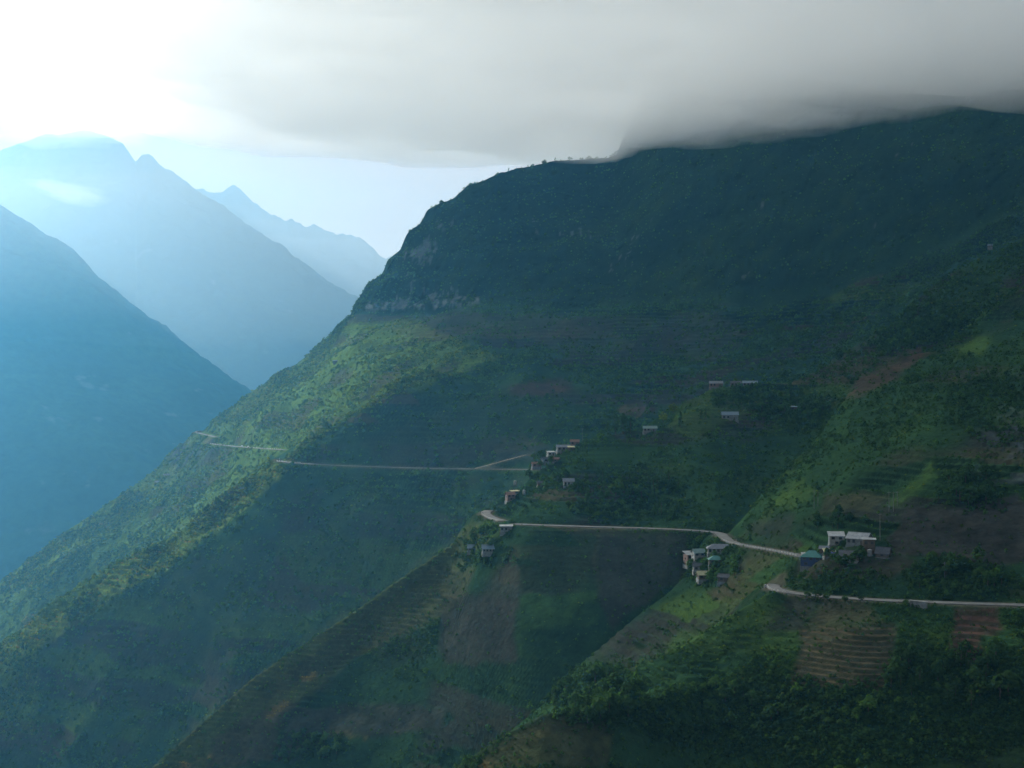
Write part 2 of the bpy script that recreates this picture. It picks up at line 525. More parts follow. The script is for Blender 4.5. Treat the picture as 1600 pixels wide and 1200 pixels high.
GREEN = (0.028, 0.064, 0.022); DEEP = (0.015, 0.037, 0.018); LIME = (0.062, 0.108, 0.020)
BROWN = (0.060, 0.044, 0.034); TAN = (0.082, 0.066, 0.040); REDB = (0.082, 0.040, 0.034); PURP = (0.042, 0.037, 0.033)
STRAW = (0.22, 0.155, 0.05); DRY = (0.075, 0.070, 0.034)
LUSH_SUNLIT = (0.095, 0.158, 0.028)  # lush green, lightened so the ground colour carries the sunlight
RIM_SUNLIT = (0.165, 0.235, 0.034)  # yellow-green terraces with the sun on the spur edge painted in
FIELDS = [  # colour, polygon, strength, terrace step; some entries paint sunlight on the slope
    (LUSH_SUNLIT, [(-60, 1150), (-60, 900), (150, 770), (300, 680), (550, 500), (640, 500), (780, 560), (560, 640), (430, 730), (250, 860), (60, 1000), (60, 1150)], 0.8, 0),
    (LUSH_SUNLIT, [(1040, 960), (1130, 850), (1200, 765), (1330, 610), (1460, 540), (1600, 520), (1600, 760), (1400, 830), (1250, 960), (1000, 1090), (900, 1080)], 0.06, 0),
    ((0.10, 0.115, 0.038), [(200, 1225), (400, 1052), (600, 913), (740, 822), (765, 850), (650, 945), (560, 1020), (430, 1130), (330, 1225)], 0.6, 2.4),  # lightened band standing in for warm sunlight along this crest
    (RIM_SUNLIT, [(-40, 1040), (60, 962), (170, 888), (250, 850), (380, 752), (432, 722), (445, 735), (400, 780), (270, 884), (190, 922), (90, 994), (-40, 1080)], 0.85, 4.0),
    (RIM_SUNLIT, [(-40, 960), (-40, 925), (110, 822), (250, 735), (300, 690), (300, 705), (270, 750), (130, 850), (0, 950)], 0.45, 0),
    (RIM_SUNLIT, [(318, 668), (450, 578), (540, 508), (570, 515), (500, 580), (380, 672)], 0.35, 4.0),
    (TAN, [(1250, 978), (1397, 974), (1380, 1080), (1238, 1073)], 0.95, 1.5),
    (TAN, [(1285, 942), (1360, 944), (1385, 972), (1262, 975)], 0.55, 0),
    (PURP, [(1225, 935), (1275, 938), (1250, 985), (1190, 985)], 0.6, 0),
    (REDB, [(1488, 952), (1560, 953), (1575, 985), (1530, 1000), (1540, 1030), (1488, 1034)], 0.85, 1.6),
    (GREEN, [(1535, 990), (1590, 985), (1585, 1010), (1535, 1012)], 1.0, 1.6),
    (PURP, [(1390, 842), (1420, 790), (1500, 790), (1600, 770), (1620, 880), (1560, 885), (1450, 872), (1400, 868)], 0.85, 0),
    (BROWN, [(1270, 872), (1400, 868), (1430, 880), (1400, 905), (1280, 905), (1240, 895)], 0.6, 0),
    (REDB, [(1318, 625), (1342, 590), (1440, 540), (1455, 545), (1400, 590), (1350, 618)], 0.7, 0),
    (TAN, [(1290, 770), (1350, 768), (1390, 775), (1370, 795), (1290, 800)], 0.6, 1.5),
    (PURP, [(1160, 800), (1240, 806), (1235, 828), (1180, 822)], 0.6, 1.4),
    (LIME, [(1190, 785), (1260, 745), (1275, 765), (1235, 800)], 0.5, 0),
    (LIME, [(1380, 795), (1440, 735), (1460, 715), (1465, 735), (1410, 790)], 0.55, 0),
    (LIME, [(1500, 550), (1520, 523), (1550, 530), (1545, 552)], 0.7, 0),
    (PURP, [(690, 925), (803, 932), (806, 1032), (690, 1032)], 0.85, 2.0),
    (GREEN, [(810, 930), (935, 924), (945, 958), (920, 978), (812, 986)], 1.0, 0),
    (DEEP, [(815, 988), (930, 982), (900, 1030), (816, 1034)], 0.5, 2.0),
    (PURP, [(935, 835), (1070, 833), (1065, 905), (960, 980), (938, 940)], 0.7, 0),
    (DEEP, [(800, 832), (930, 832), (930, 922), (810, 925)], 0.45, 0),
    (GREEN, [(1000, 1030), (1125, 1028), (1135, 1082), (1005, 1080)], 0.8, 2.1),
    (LIME, [(1060, 982), (1245, 985), (1238, 1026), (1050, 1020)], 0.42, 2.2),
    (LIME, [(1100, 940), (1195, 925), (1235, 960), (1190, 985), (1090, 975)], 0.35, 0),
    (LIME, [(1190, 870), (1230, 876), (1235, 905), (1150, 935), (1160, 900)], 0.25, 0),
    (REDB, ell(850, 606, 52, 10, rot=-0.08), 0.7, 0), (REDB, ell(998, 642, 28, 9), 0.65, 0),
    (PURP, ell(795, 700, 60, 22), 0.5, 0), (PURP, ell(1090, 525, 75, 40), 0.45, 0), (BROWN, ell(780, 510, 190, 22), 0.4, 0),
    (PURP, ell(960, 525, 120, 36), 0.35, 0),
    (LIME, [(1040, 660), (1060, 632), (1110, 610), (1200, 612), (1180, 640), (1080, 690)], 0.5, 2.0),
    (LIME, [(755, 820), (790, 824), (790, 845), (745, 845)], 0.6, 0),
    (DRY, [(600, 930), (680, 880), (740, 890), (700, 960), (600, 1000), (520, 1040), (430, 1090), (380, 1110)], 0.6, 2.4),
    (PURP, [(480, 1105), (560, 1098), (700, 1105), (690, 1145), (520, 1150), (430, 1165)], 0.7, 0),
    (BROWN, [(330, 1150), (440, 1090), (470, 1100), (400, 1190), (320, 1200)], 0.6, 0),
    (STRAW, ell(484, 1056, 14, 8, rot=-0.3), 0.75, 0), (STRAW, ell(548, 1150, 46, 7, rot=-0.06), 0.7, 0),
    (STRAW, ell(432, 1108, 26, 6, rot=-0.6), 0.55, 0), (STRAW, ell(318, 1180, 10, 5), 0.9, 0), (STRAW, ell(296, 1195, 10, 6), 0.9, 0),
    (STRAW, ell(757, 1196, 12, 10, rot=-0.6), 0.8, 0), (DRY, [(740, 1190), (850, 1125), (960, 1120), (950, 1200), (760, 1200)], 0.6, 0),
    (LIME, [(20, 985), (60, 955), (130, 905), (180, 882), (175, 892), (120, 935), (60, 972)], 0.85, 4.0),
    (STRAW, ell(46, 968, 13, 6, rot=-0.4), 0.75, 3.0), (STRAW, ell(165, 822, 12, 3.5, rot=-0.6), 0.8, 0),
    (DRY, [(300, 690), (240, 745), (200, 775), (230, 790), (300, 720)], 0.3, 0),
    (DRY, [(330, 665), (430, 590), (440, 600), (380, 668)], 0.35, 0),
    (LIME, [(330, 668), (352, 656), (380, 662), (365, 676), (340, 682)], 0.7, 0),
    (PURP, [(560, 690), (800, 600), (900, 610), (820, 720), (600, 720)], 0.22, 0),
    (PURP, [(250, 900), (600, 760), (700, 800), (500, 960), (250, 1050)], 0.22, 0),
]
alb = np.zeros((NR, NC, 3))
big = fbm(X / 120, Y / 120, Z / 120, 4, 61); mid = fbm(X / 26, Y / 26, Z / 20, 4, 67); tiny = fbm(X / 5, Y / 5, Z / 4, 3, 71)
g = sstep(0.5 + 0.75 * big + 0.55 * mid)
alb[:] = np.array(DEEP) + g[..., None] * (np.array(GREEN) - np.array(DEEP)) * 1.25
alb += (sstep((mid + 0.5 * big - 0.28) * 3.5) * 0.55)[..., None] * (np.array(LIME) * 0.8 - alb)
brownmask = sstep((fbm(X / 70 + 9, Y / 70, Z / 30, 4, 73) - 0.24) * 4) * 0.35 * (SEGM < kc)
alb += brownmask[..., None] * (np.array(PURP) - alb)
fieldmask = np.zeros((NR, NC)); lush_sunlit = np.zeros((NR, NC))  # second mask: slopes with sunlight painted into their colour
tz = Z.copy()
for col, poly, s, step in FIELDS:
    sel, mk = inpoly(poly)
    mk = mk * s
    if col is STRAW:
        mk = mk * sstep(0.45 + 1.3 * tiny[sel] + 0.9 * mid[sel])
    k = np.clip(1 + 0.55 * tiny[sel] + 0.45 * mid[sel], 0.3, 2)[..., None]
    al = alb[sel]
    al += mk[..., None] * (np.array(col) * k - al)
    if col is LUSH_SUNLIT:
        lush_sunlit[sel] = np.maximum(lush_sunlit[sel], mk)
    elif col is RIM_SUNLIT:
        lush_sunlit[sel] = np.maximum(lush_sunlit[sel], mk)
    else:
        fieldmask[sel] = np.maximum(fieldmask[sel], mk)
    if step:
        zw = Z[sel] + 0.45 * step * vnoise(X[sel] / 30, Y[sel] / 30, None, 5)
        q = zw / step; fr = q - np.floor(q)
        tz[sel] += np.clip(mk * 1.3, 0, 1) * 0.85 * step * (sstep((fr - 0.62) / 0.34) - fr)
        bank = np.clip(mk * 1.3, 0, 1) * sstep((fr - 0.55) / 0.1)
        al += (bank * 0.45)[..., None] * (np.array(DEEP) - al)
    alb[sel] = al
# loose farm terraces all over the lower slopes
tmask = sstep((fbm(X / 95 + 40, Y / 95, None, 3, 83) + 0.18) * 3) * (1 - np.clip(fieldmask * 1.5, 0, 1)) * (SEGM < kc) * (SEGM > 1.5)
stp = np.where(D < 1250, 2.6, 5.2)
zw = Z + stp * 0.5 * fbm(X / 40, Y / 40, None, 2, 89)
q = zw / stp; fr = q - np.floor(q)
tz += tmask * 1.0 * stp * (sstep((fr - 0.55) / 0.4) - fr)
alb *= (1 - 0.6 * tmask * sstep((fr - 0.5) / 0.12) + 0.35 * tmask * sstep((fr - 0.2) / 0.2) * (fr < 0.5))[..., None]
# farm plots: each strip of terraces has its own crop or bare earth
lev = np.floor(zw / (stp * 4)).astype(np.int64)
run = np.floor((X * 0.55 + Y * 0.83 + 22 * vnoise(X / 60, Y / 60, None, 91)) / np.where(D < 1250, 34.0, 75.0) + lev * 0.37).astype(np.int64)
hp_ = _hash(lev, run, np.int64(5), 93)
pm = np.clip(tmask * 1.2, 0, 1) * 0.55
for lo_, hi_, c_ in ((0.0, 0.22, PURP), (0.22, 0.36, BROWN), (0.36, 0.52, GREEN), (0.52, 0.62, LIME), (0.62, 0.70, TAN)):
    k_ = (pm * ((hp_ >= lo_) & (hp_ < hi_)))[..., None]
    alb += k_ * (np.array(c_) - alb)
Z = tz
# rock: steep limestone faces
gz = np.abs(np.gradient(Z, axis=0)) / (np.abs(np.gradient(D, axis=0)) + 0.05)
streak = fbm(X / 7, Y / 14, Z / 42, 4, 97)
patch = fbm(X / 55, Y / 55, Z / 38, 3, 101)
ledge = np.exp(-((PY - 478) / 16) ** 2) * sstep((860 - pxs[None]) / 120) + np.exp(-(((pxs[None] - 665) / 45) ** 2 + ((PY - 395) / 45) ** 2)) \
    + 0.75 * np.exp(-(((pxs[None] - 895) / 50) ** 2 + ((PY - 366) / 9) ** 2)) + 0.7 * np.exp(-(((pxs[None] - 832) / 12) ** 2 + ((PY - 340) / 14) ** 2)) \
    + 0.6 * np.exp(-(((pxs[None] - 1205) / 40) ** 2 + ((PY - 320) / 22) ** 2))
rock = cl * sstep((streak * 1.1 + patch * 0.7 + ledge * 0.85 - 0.72) * 4) * 0.85
rock += 0.9 * knob * sstep((streak + 0.25) * 3)
rock += np.clip(rcl * 1.4, 0, 1) * sstep((streak + patch * 0.5 - 0.15) * 4) * 0.6
rock = np.clip(rock, 0, 1)
alb *= (1 - 0.5 * cl)[..., None]
alb += rock[..., None] * (np.array((0.105, 0.115, 0.12)) * (1 + 0.3 * tiny)[..., None] - alb)

# ------------------------------------------------------------------ reading points of the ground
def hit(px, py, seg_lo=0.5, seg_hi=99):
    """where the line of sight meets the hillside: x, y, z"""
    j = np.clip((px - PX0) / DPX, 0, NC - 1.001); j0 = int(j); fj = j - j0
    d = D[:, j0] * (1 - fj) + D[:, j0 + 1] * fj
    z = Z[:, j0] * (1 - fj) + Z[:, j0 + 1] * fj
    p = 600 - z / d * F
    ok = (SEG >= seg_lo) & (SEG <= seg_hi)
    idx = np.where(ok & (p <= py))[0]
    i = idx[0] if len(idx) else np.where(ok)[0][np.argmin(p[ok])]
    if i > 0 and p[i - 1] > py and ok[i - 1]:
        t = (p[i - 1] - py) / (p[i - 1] - p[i])
        dd = d[i - 1] + (d[i] - d[i - 1]) * t; z_ = z[i - 1] + (z[i] - z[i - 1]) * t
    else:
        dd, z_ = d[i], z[i]
    return Vector(((px - 800) / F * dd, dd, z_))

def height(x, y):
    """ground height under a plan position"""
    px = 800 + F * x / y
    j = np.clip((px - PX0) / DPX, 0, NC - 1.001); j0 = int(j); fj = j - j0
    d = D[:, j0] * (1 - fj) + D[:, j0 + 1] * fj
    z = Z[:, j0] * (1 - fj) + Z[:, j0 + 1] * fj
    return float(np.interp(y, np.maximum.accumulate(d), z))

# ------------------------------------------------------------------ the mountain road: benches cut into the slope
S = lambda s: [tuple(float(q) for q in p.split(',')) for p in s.split()]
ROADS = [
    ('road', 6.0, S('1790,950 1700,948 1600,946 1500,943 1400,939 1330,936 1280,933 1250,930.5 1228,926 1213,921 1206,917 1208,914.5 1211,913')),
    ('road', 6.0, S('1262,871 1250,868 1225,863 1200,858.5 1175,854 1150,850 1138,847 1131,843 1131,838 1127,834 1115,830.5 1095,828.5 1060,827 1000,825.5 950,824 900,822.5 860,821 830,820 803,819')),
    ('road', 6.2, S('786,814 775,812.5 765,809.5 757,805.5 753,802 756,799 764,797.5')),
    ('road', 6.2, S('850,734 800,733.5 740,732.8 680,732 620,730.5 560,728.5 500,726 460,723.5 440,721 429,719.5 434,717')),
    ('road', 6.5, S('445,703 420,701.5 390,699.5 360,697 335,694 322,692')),
    ('road', 6.5, S('338,683 325,680 312,677 305,674.5 312,673')),
    ('dirt_track', 3.5, S('742,732 755,730 772,725 790,718.5 808,714 822,711')),
]
road_lines = []
for nm, wd, pts in ROADS:
    P = []
    for (a, b), (c, d2) in zip(pts[:-1], pts[1:]):
        n = max(2, int(abs(c - a) / 5) + 1)
        for k in range(n):
            P.append((a + (c - a) * k / n, b + (d2 - b) * k / n))
    P.append(pts[-1])
    if nm == 'road' and pts[0][0] > 1200 and pts[0][1] > 900:
        lim = (seg_names.index('foot'), seg_names.index('g1'))
    elif pts[0][1] > 805: lim = (seg_names.index('s1'), seg_names.index('s2') - (0.10 if pts[0][0] < 790 else 0.02))
    elif pts[0][1] > 705: lim = (seg_names.index('g23'), seg_names.index('s3') - 0.01)
    else: lim = (seg_names.index('g34'), seg_names.index('s4') - 0.01)
    W = np.array([hit(a, b, *lim)[:] for a, b in P])
    # even spacing, then smooth
    def resample(W, step):
        s = np.concatenate([[0], np.cumsum(np.linalg.norm(np.diff(W[:, :2], axis=0), axis=1))])
        n = max(4, int(s[-1] / step)); u = np.linspace(0, s[-1], n)
        return np.stack([np.interp(u, s, W[:, k]) for k in range(3)], 1)
    hp = wd < 6.1 and False
    for it in range(3):
        W = resample(W, 3.0)
        kk = 9 if it == 0 else 4
        ke = np.exp(-0.5 * (np.arange(-kk, kk + 1) / (kk / 2)) ** 2); ke /= ke.sum()
        Wp = np.vstack([2 * W[0] - W[1:kk + 1][::-1], W, 2 * W[-1] - W[-kk - 1:-1][::-1]])
        zc = np.convolve(Wp[:, 2], ke, 'valid')
        if it == 0:
            W = np.stack([np.convolve(Wp[:, 0], ke, 'valid'), np.convolve(Wp[:, 1], ke, 'valid'), zc], 1)
        else:
            W[:, 2] = zc
    road_lines.append((nm, wd, W))

# sink / raise the ground to each bench
Xf, Yf, Zf = (D * TX).ravel(), D.ravel(), Z.ravel()
roadmask = np.zeros(Xf.shape); verge = np.zeros(Xf.shape)
for nm, wd, W in road_lines:
    lo = W.min(0) - 40; hi = W.max(0) + 40
    sel = np.where((Xf > lo[0]) & (Xf < hi[0]) & (Yf > lo[1]) & (Yf < hi[1]))[0]
    if not len(sel): continue
    best = np.full(len(sel), 1e9); bz = np.zeros(len(sel))
    for k in range(len(W)):
        dx = Xf[sel] - W[k, 0]; dy = Yf[sel] - W[k, 1]
        dd2 = dx * dx + dy * dy
        u = dd2 < best
        best[u] = dd2[u]; bz[u] = W[k, 2]
    dist = np.sqrt(best)
    half = wd / 2 + 1.2
    dz = bz - Zf[sel]
    Rr = 4 + np.minimum(np.abs(dz) * 1.1, 16)
    wgt = sstep(1 - (dist - half) / Rr)
    Zf[sel] += (dz - 0.15) * wgt
    verge[sel] = np.maximum(verge[sel], np.exp(-((dist - half - 2.2) / 1.4) ** 2))
    roadmask[sel] = np.maximum(roadmask[sel], sstep(1 - (dist - half) / 2.5))
Z = Zf.reshape(NR, NC); roadmask = roadmask.reshape(NR, NC); verge = verge.reshape(NR, NC)
alb += (roadmask * 0.6)[..., None] * (np.array((0.12, 0.10, 0.075)) - alb)
X = D * TX; Y = D


def grid_mesh(name, X, Y, Z, col, mat, smooth=True):
    nr, nc = X.shape
    me = bpy.data.meshes.new(name)
    co = np.stack([X, Y, Z], -1).reshape(-1, 3).astype(np.float32)
    idx = np.arange(nr * nc).reshape(nr, nc)
    q = np.stack([idx[:-1, :-1], idx[:-1, 1:], idx[1:, 1:], idx[1:, :-1]], -1).reshape(-1, 4)
    me.vertices.add(len(co)); me.vertices.foreach_set('co', co.ravel())
    me.loops.add(q.size); me.loops.foreach_set('vertex_index', q.ravel().astype(np.int32))
    me.polygons.add(len(q))
    me.polygons.foreach_set('loop_start', np.arange(0, q.size, 4, dtype=np.int32))
    me.polygons.foreach_set('use_smooth', np.full(len(q), smooth))
    a = me.attributes.new('albedo', 'FLOAT_COLOR', 'POINT')
    rgba = np.ones((len(co), 4), np.float32); rgba[:, :3] = col.reshape(-1, 3)
    a.data.foreach_set('color', rgba.ravel())
    me.update(calc_edges=True)
    me.materials.append(mat)
    return me


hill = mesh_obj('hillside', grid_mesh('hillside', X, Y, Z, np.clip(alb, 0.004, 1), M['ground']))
tag(hill, 'steep green mountain flank of descending spurs carrying fields and the road', kind='structure')

# ------------------------------------------------------------------ far mountains
def mountain(name, crest, foot_d, foot_z, dback, n_rows, seed, relief, label, amp_crest=6.0, rock_bias=0.0):
    c = L(crest)
    a0, a1 = c[0, 0], c[-1, 0]
    q = np.arange(a0, a1 + 0.1, 3.0)
    py = np.interp(q, c[:, 0], c[:, 1]); d = np.interp(q, c[:, 0], c[:, 2])
    z = (600 - py) / F * d
    t = np.concatenate([np.linspace(0, 1, n_rows), 1 + np.linspace(0.1, 1, 14)])[:, None]
    dr = np.where(t <= 1, foot_d + (d - foot_d) * t, d + (t - 1) * dback)
    zr = np.where(t <= 1, foot_z + (z - foot_z) * (0.25 * t + 0.75 * t ** 1.25), z - (z - foot_z) * np.maximum(t - 1, 0) ** 0.9)
    x = dr * (q[None] - 800) / F
    damp = 1 - 0.92 * np.exp(-((t - 1) / 0.05) ** 2)
    rib = 1 - 2 * np.abs(fbm(x / (relief * 9) + zr / (relief * 14), dr / (relief * 12), None, 4, seed))
    zr = zr + (rib - 0.4) * relief * damp
    zr = zr + fbm(x / 60, dr / 60, zr / 60, 4, seed + 5) * amp_crest * (0.5 + damp)
    zr = zr + fbm(x / 150, dr / 150, None, 5, seed + 21, 0.6) * amp_crest * 3.2 * np.exp(-((t - 1) / 0.12) ** 2)
    g = sstep(0.5 + 0.8 * fbm(x / 220, dr / 220, zr / 200, 4, seed + 9))
    col = np.array(DEEP) + g[..., None] * (np.array(GREEN) - np.array(DEEP))
    rk = sstep((fbm(x / 60, dr / 60, zr / 150, 4, seed + 13) + 0.4 * fbm(x / 300, dr / 300, zr / 200, 2, seed + 15) - 0.55 + rock_bias) * 4) * 0.5
    col = col + rk[..., None] * (np.array((0.13, 0.13, 0.125)) - col)
    o = mesh_obj(name, grid_mesh(name, x, dr, zr, col, M['far']))
    return tag(o, label, kind='structure')


mountain('mountain', '-620,470,6106 -500,420,6035 -300,330,5850 -200,290,5794 -90,285,5737 0,320,5680 30,338,5666 60,356,5652 95,380,5637 140,412,5609 160,432,5595 200,468,5566 240,500,5552 280,530,5524 330,566,5495 385,603,5467 450,650,5396 600,770,5325 700,860,5254',
         3700, -640, 1700, 240, 211, 70, 'dark blue mountain shoulder falling to the gorge at the left', 9.0, 0.08)
mountain('mountain', '-700,480,8970 -500,430,8840 -300,360,8710 -100,275,8580 -40,250,8515 0,236,8450 20,228,8450 40,221,8437 70,212,8424 120,206,8411 165,212,8398 190,224,8385 203,238,8385 212,251,8372 222,241,8372 232,239,8372 244,250,8359 262,264,8346 285,280,8333 305,292,8320 330,306,8294 360,328,8255 400,358,8190 430,381,8164 500,430,8099 560,466,8060 650,540,7995 800,660,7930',
         5800, -640, 2000, 240, 307, 110, 'tall hazy peak with a notched summit behind the shoulder', 12.0)
mountain('mountain', '200,330,10912 280,312,10850 315,294,10788 335,299,10788 347,299,10776 357,291,10776 367,290,10763 378,297,10763 388,309,10763 400,319,10751 420,333,10738 440,343,10726 450,345,10726 456,341,10726 464,347,10714 500,357,10701 530,365,10689 550,369,10689 562,376,10676 575,384,10664 586,390,10664 591,399,10664 603,403,10664 615,398,10652 700,380,10602 900,420,10540 1200,500,10416',
         8400, -640, 1200, 200, 401, 100, 'palest serrated ridge on the far side of the valley', 16.0)

ground_me = MB().poly([(-7500, -1350, -641), (3750, -1350, -641), (3750, 12350, -641), (-7500, 12350, -641)]).mesh('ground', plain('valley_floor', (0.04, 0.06, 0.03), 0.95, 0.4, 0.01))
tag(mesh_obj('ground', ground_me), 'dark valley floor far below the road', kind='structure')

# ------------------------------------------------------------------ haze
hm = bpy.data.materials.new('haze_air'); hm.use_nodes = True
t = NT(hm.node_tree)
out = t.n('ShaderNodeOutputMaterial'); pv = t.n('ShaderNodeVolumePrincipled')
pv.inputs['Color'].default_value = HAZE_COLOR
pv.inputs['Density'].default_value = HAZE_DENSITY
pv.inputs['Anisotropy'].default_value = HAZE_G
pv.inputs['Absorption Color'].default_value = (HAZE_ABS, HAZE_ABS, HAZE_ABS, 1)
t.l(pv.outputs[0], out.inputs['Volume'])
try: hm.cycles.homogeneous_volume = True
except Exception: pass
hz = MB().box((-1900, 5500, 520), (11400, 13800, 2324)).build('haze', hm)
tag(hz, 'blue morning haze filling the valley', kind='stuff')

# ------------------------------------------------------------------ road surface
for nm, wd, W in road_lines:
    n = len(W)
    T = np.gradient(W[:, :2], axis=0); T /= np.linalg.norm(T, axis=1)[:, None] + 1e-9
    Nv = np.stack([-T[:, 1], T[:, 0]], 1)
    off = [-wd / 2 - 0.01, -wd / 2, wd / 2, wd / 2 + 0.01]; dzs = [-1.6, 0.22, 0.22, -1.6]
    v = []
    for k in range(n):
        wk = 0.25 * vnoise(np.array([k * 0.35]), np.array([wd]))[0]
        for o_, dz_ in zip(off, dzs):
            v.append((W[k, 0] + Nv[k, 0] * (o_ + wk), W[k, 1] + Nv[k, 1] * (o_ + wk), W[k, 2] + dz_))
    f = [(4 * k + j, 4 * k + j + 1, 4 * k + j + 5, 4 * k + j + 4) for k in range(n - 1) for j in range(3)]
    me = bpy.data.meshes.new(nm); me.from_pydata(v, [], f); me.update()
    o = mesh_obj(nm, me, M['asphalt'] if nm == 'road' else M['dirt'])
    tag(o, kind='structure')

def along(W, step, s0=0.0, s1=None):
    s = np.concatenate([[0], np.cumsum(np.linalg.norm(np.diff(W[:, :2], axis=0), axis=1))])
    s1 = s[-1] if s1 is None else s1
    for u in np.arange(s0, min(s1, s[-1]), step):
        p = np.array([np.interp(u, s, W[:, k]) for k in range(3)])
        q = np.array([np.interp(min(u + 1, s[-1]), s, W[:, k]) for k in range(3)]) - np.array([np.interp(max(u - 1, 0), s, W[:, k]) for k in range(3)])
        yield p, math.atan2(q[1], q[0])

# guard stones: whitewashed blocks along the outer edge of the road
def stone_mesh(l, h):
    return MB().box((0, 0, h / 2), (l, 0.45, h), taper=0.9).mesh('guard_stone', M['pale'])
G_SMALL, G_LONG = stone_mesh(1.8, 0.6), stone_mesh(4.2, 1.2)
def guard(W, wd, me, step, s0, s1, label, group, side):
    made = []
    for p, a in along(W, step, s0, s1):
        o = bpy.data.objects.new('guard_stone', me); COL.objects.link(o)
        o.location = (p[0] - math.sin(a) * side * (wd / 2 - 0.3), p[1] + math.cos(a) * side * (wd / 2 - 0.3), p[2] + 0.2)
        o.rotation_euler = (0, 0, a)
        made.append(o)
    made.sort(key=lambda o: o.location.x / o.location.y)
    for k, o in enumerate(made):
        lb = 'leftmost ' + label if k == 0 else 'rightmost ' + label if k == len(made) - 1 else 'second from the left ' + label if k == 1 else \
            'second from the right ' + label if k == len(made) - 2 else 'middle ' + label if k == len(made) // 2 else 'one pale block in the even row ' + label[label.index(' on ' if ' on ' in label else ' around ' if ' around ' in label else ' at '):].strip()
        tag(o, lb, 'guard stone', group)
RL = {k: r[2] for k, r in enumerate(road_lines)}
rlen = lambda W: float(np.linalg.norm(np.diff(W[:, :2], axis=0), axis=1).sum())

# ------------------------------------------------------------------ plants: leaf clumps
def clump_mesh(name, seed, n_leaf, shape, leaf, mat, trunk=None):
    """leaf-sized faces through the volume of a crown; shape(u) -> radius at height u, height h"""
    rng = np.random.default_rng(seed)
    prof, h, z0 = shape
    lobes = [(rng.uniform(0, 6.28), rng.uniform(0.15, 0.95), rng.uniform(0.45, 1.0)) for _ in range(9)]
    v, f = [], []
    while len(f) < n_leaf:
        a, u, wt = lobes[rng.integers(len(lobes))]
        uu = float(np.clip(u + rng.normal(0, 0.13), 0.02, 1.0)); aa = a + rng.normal(0, 0.55)
        r = prof(uu) * wt * rng.uniform(0.25, 1.0) ** 0.45
        c = np.array([math.cos(aa) * r, math.sin(aa) * r, z0 + uu * h])
        s = leaf * rng.uniform(0.6, 1.4)
        nrm = np.array([math.cos(aa) * 0.8, math.sin(aa) * 0.8, 1.25]) + rng.normal(0, 0.5, 3); nrm /= np.linalg.norm(nrm)
        t1 = np.cross(nrm, rng.normal(0, 1, 3)); t1 /= np.linalg.norm(t1) + 1e-9; t2 = np.cross(nrm, t1)
        b = len(v)
        for k in range(5):
            q = 2 * math.pi * k / 5; rr = s * rng.uniform(0.6, 1.1)
            v.append(tuple(c + t1 * math.cos(q) * rr + t2 * math.sin(q) * rr + nrm * rng.normal(0, s * 0.18)))
        f.append(tuple(range(b, b + 5)))
    me = bpy.data.meshes.new(name); me.from_pydata(v, [], f); me.update()
    me.materials.append(mat)
    return me

ROUND = (lambda u: 0.5 * math.sin(math.pi * min(1, 0.12 + 0.88 * u)) ** 0.6 + 0.02, 0.72, 0.25)
TALL = (lambda u: 0.20 * math.sin(math.pi * min(1, 0.1 + 0.9 * u)) ** 0.7 + 0.01, 0.88, 0.10)
CONE = (lambda u: 0.24 * (1 - u) ** 0.8 + 0.012, 0.90, 0.10)
LOW = (lambda u: 0.62 * (1 - u * u) ** 0.5 + 0.02, 0.62, 0.0)

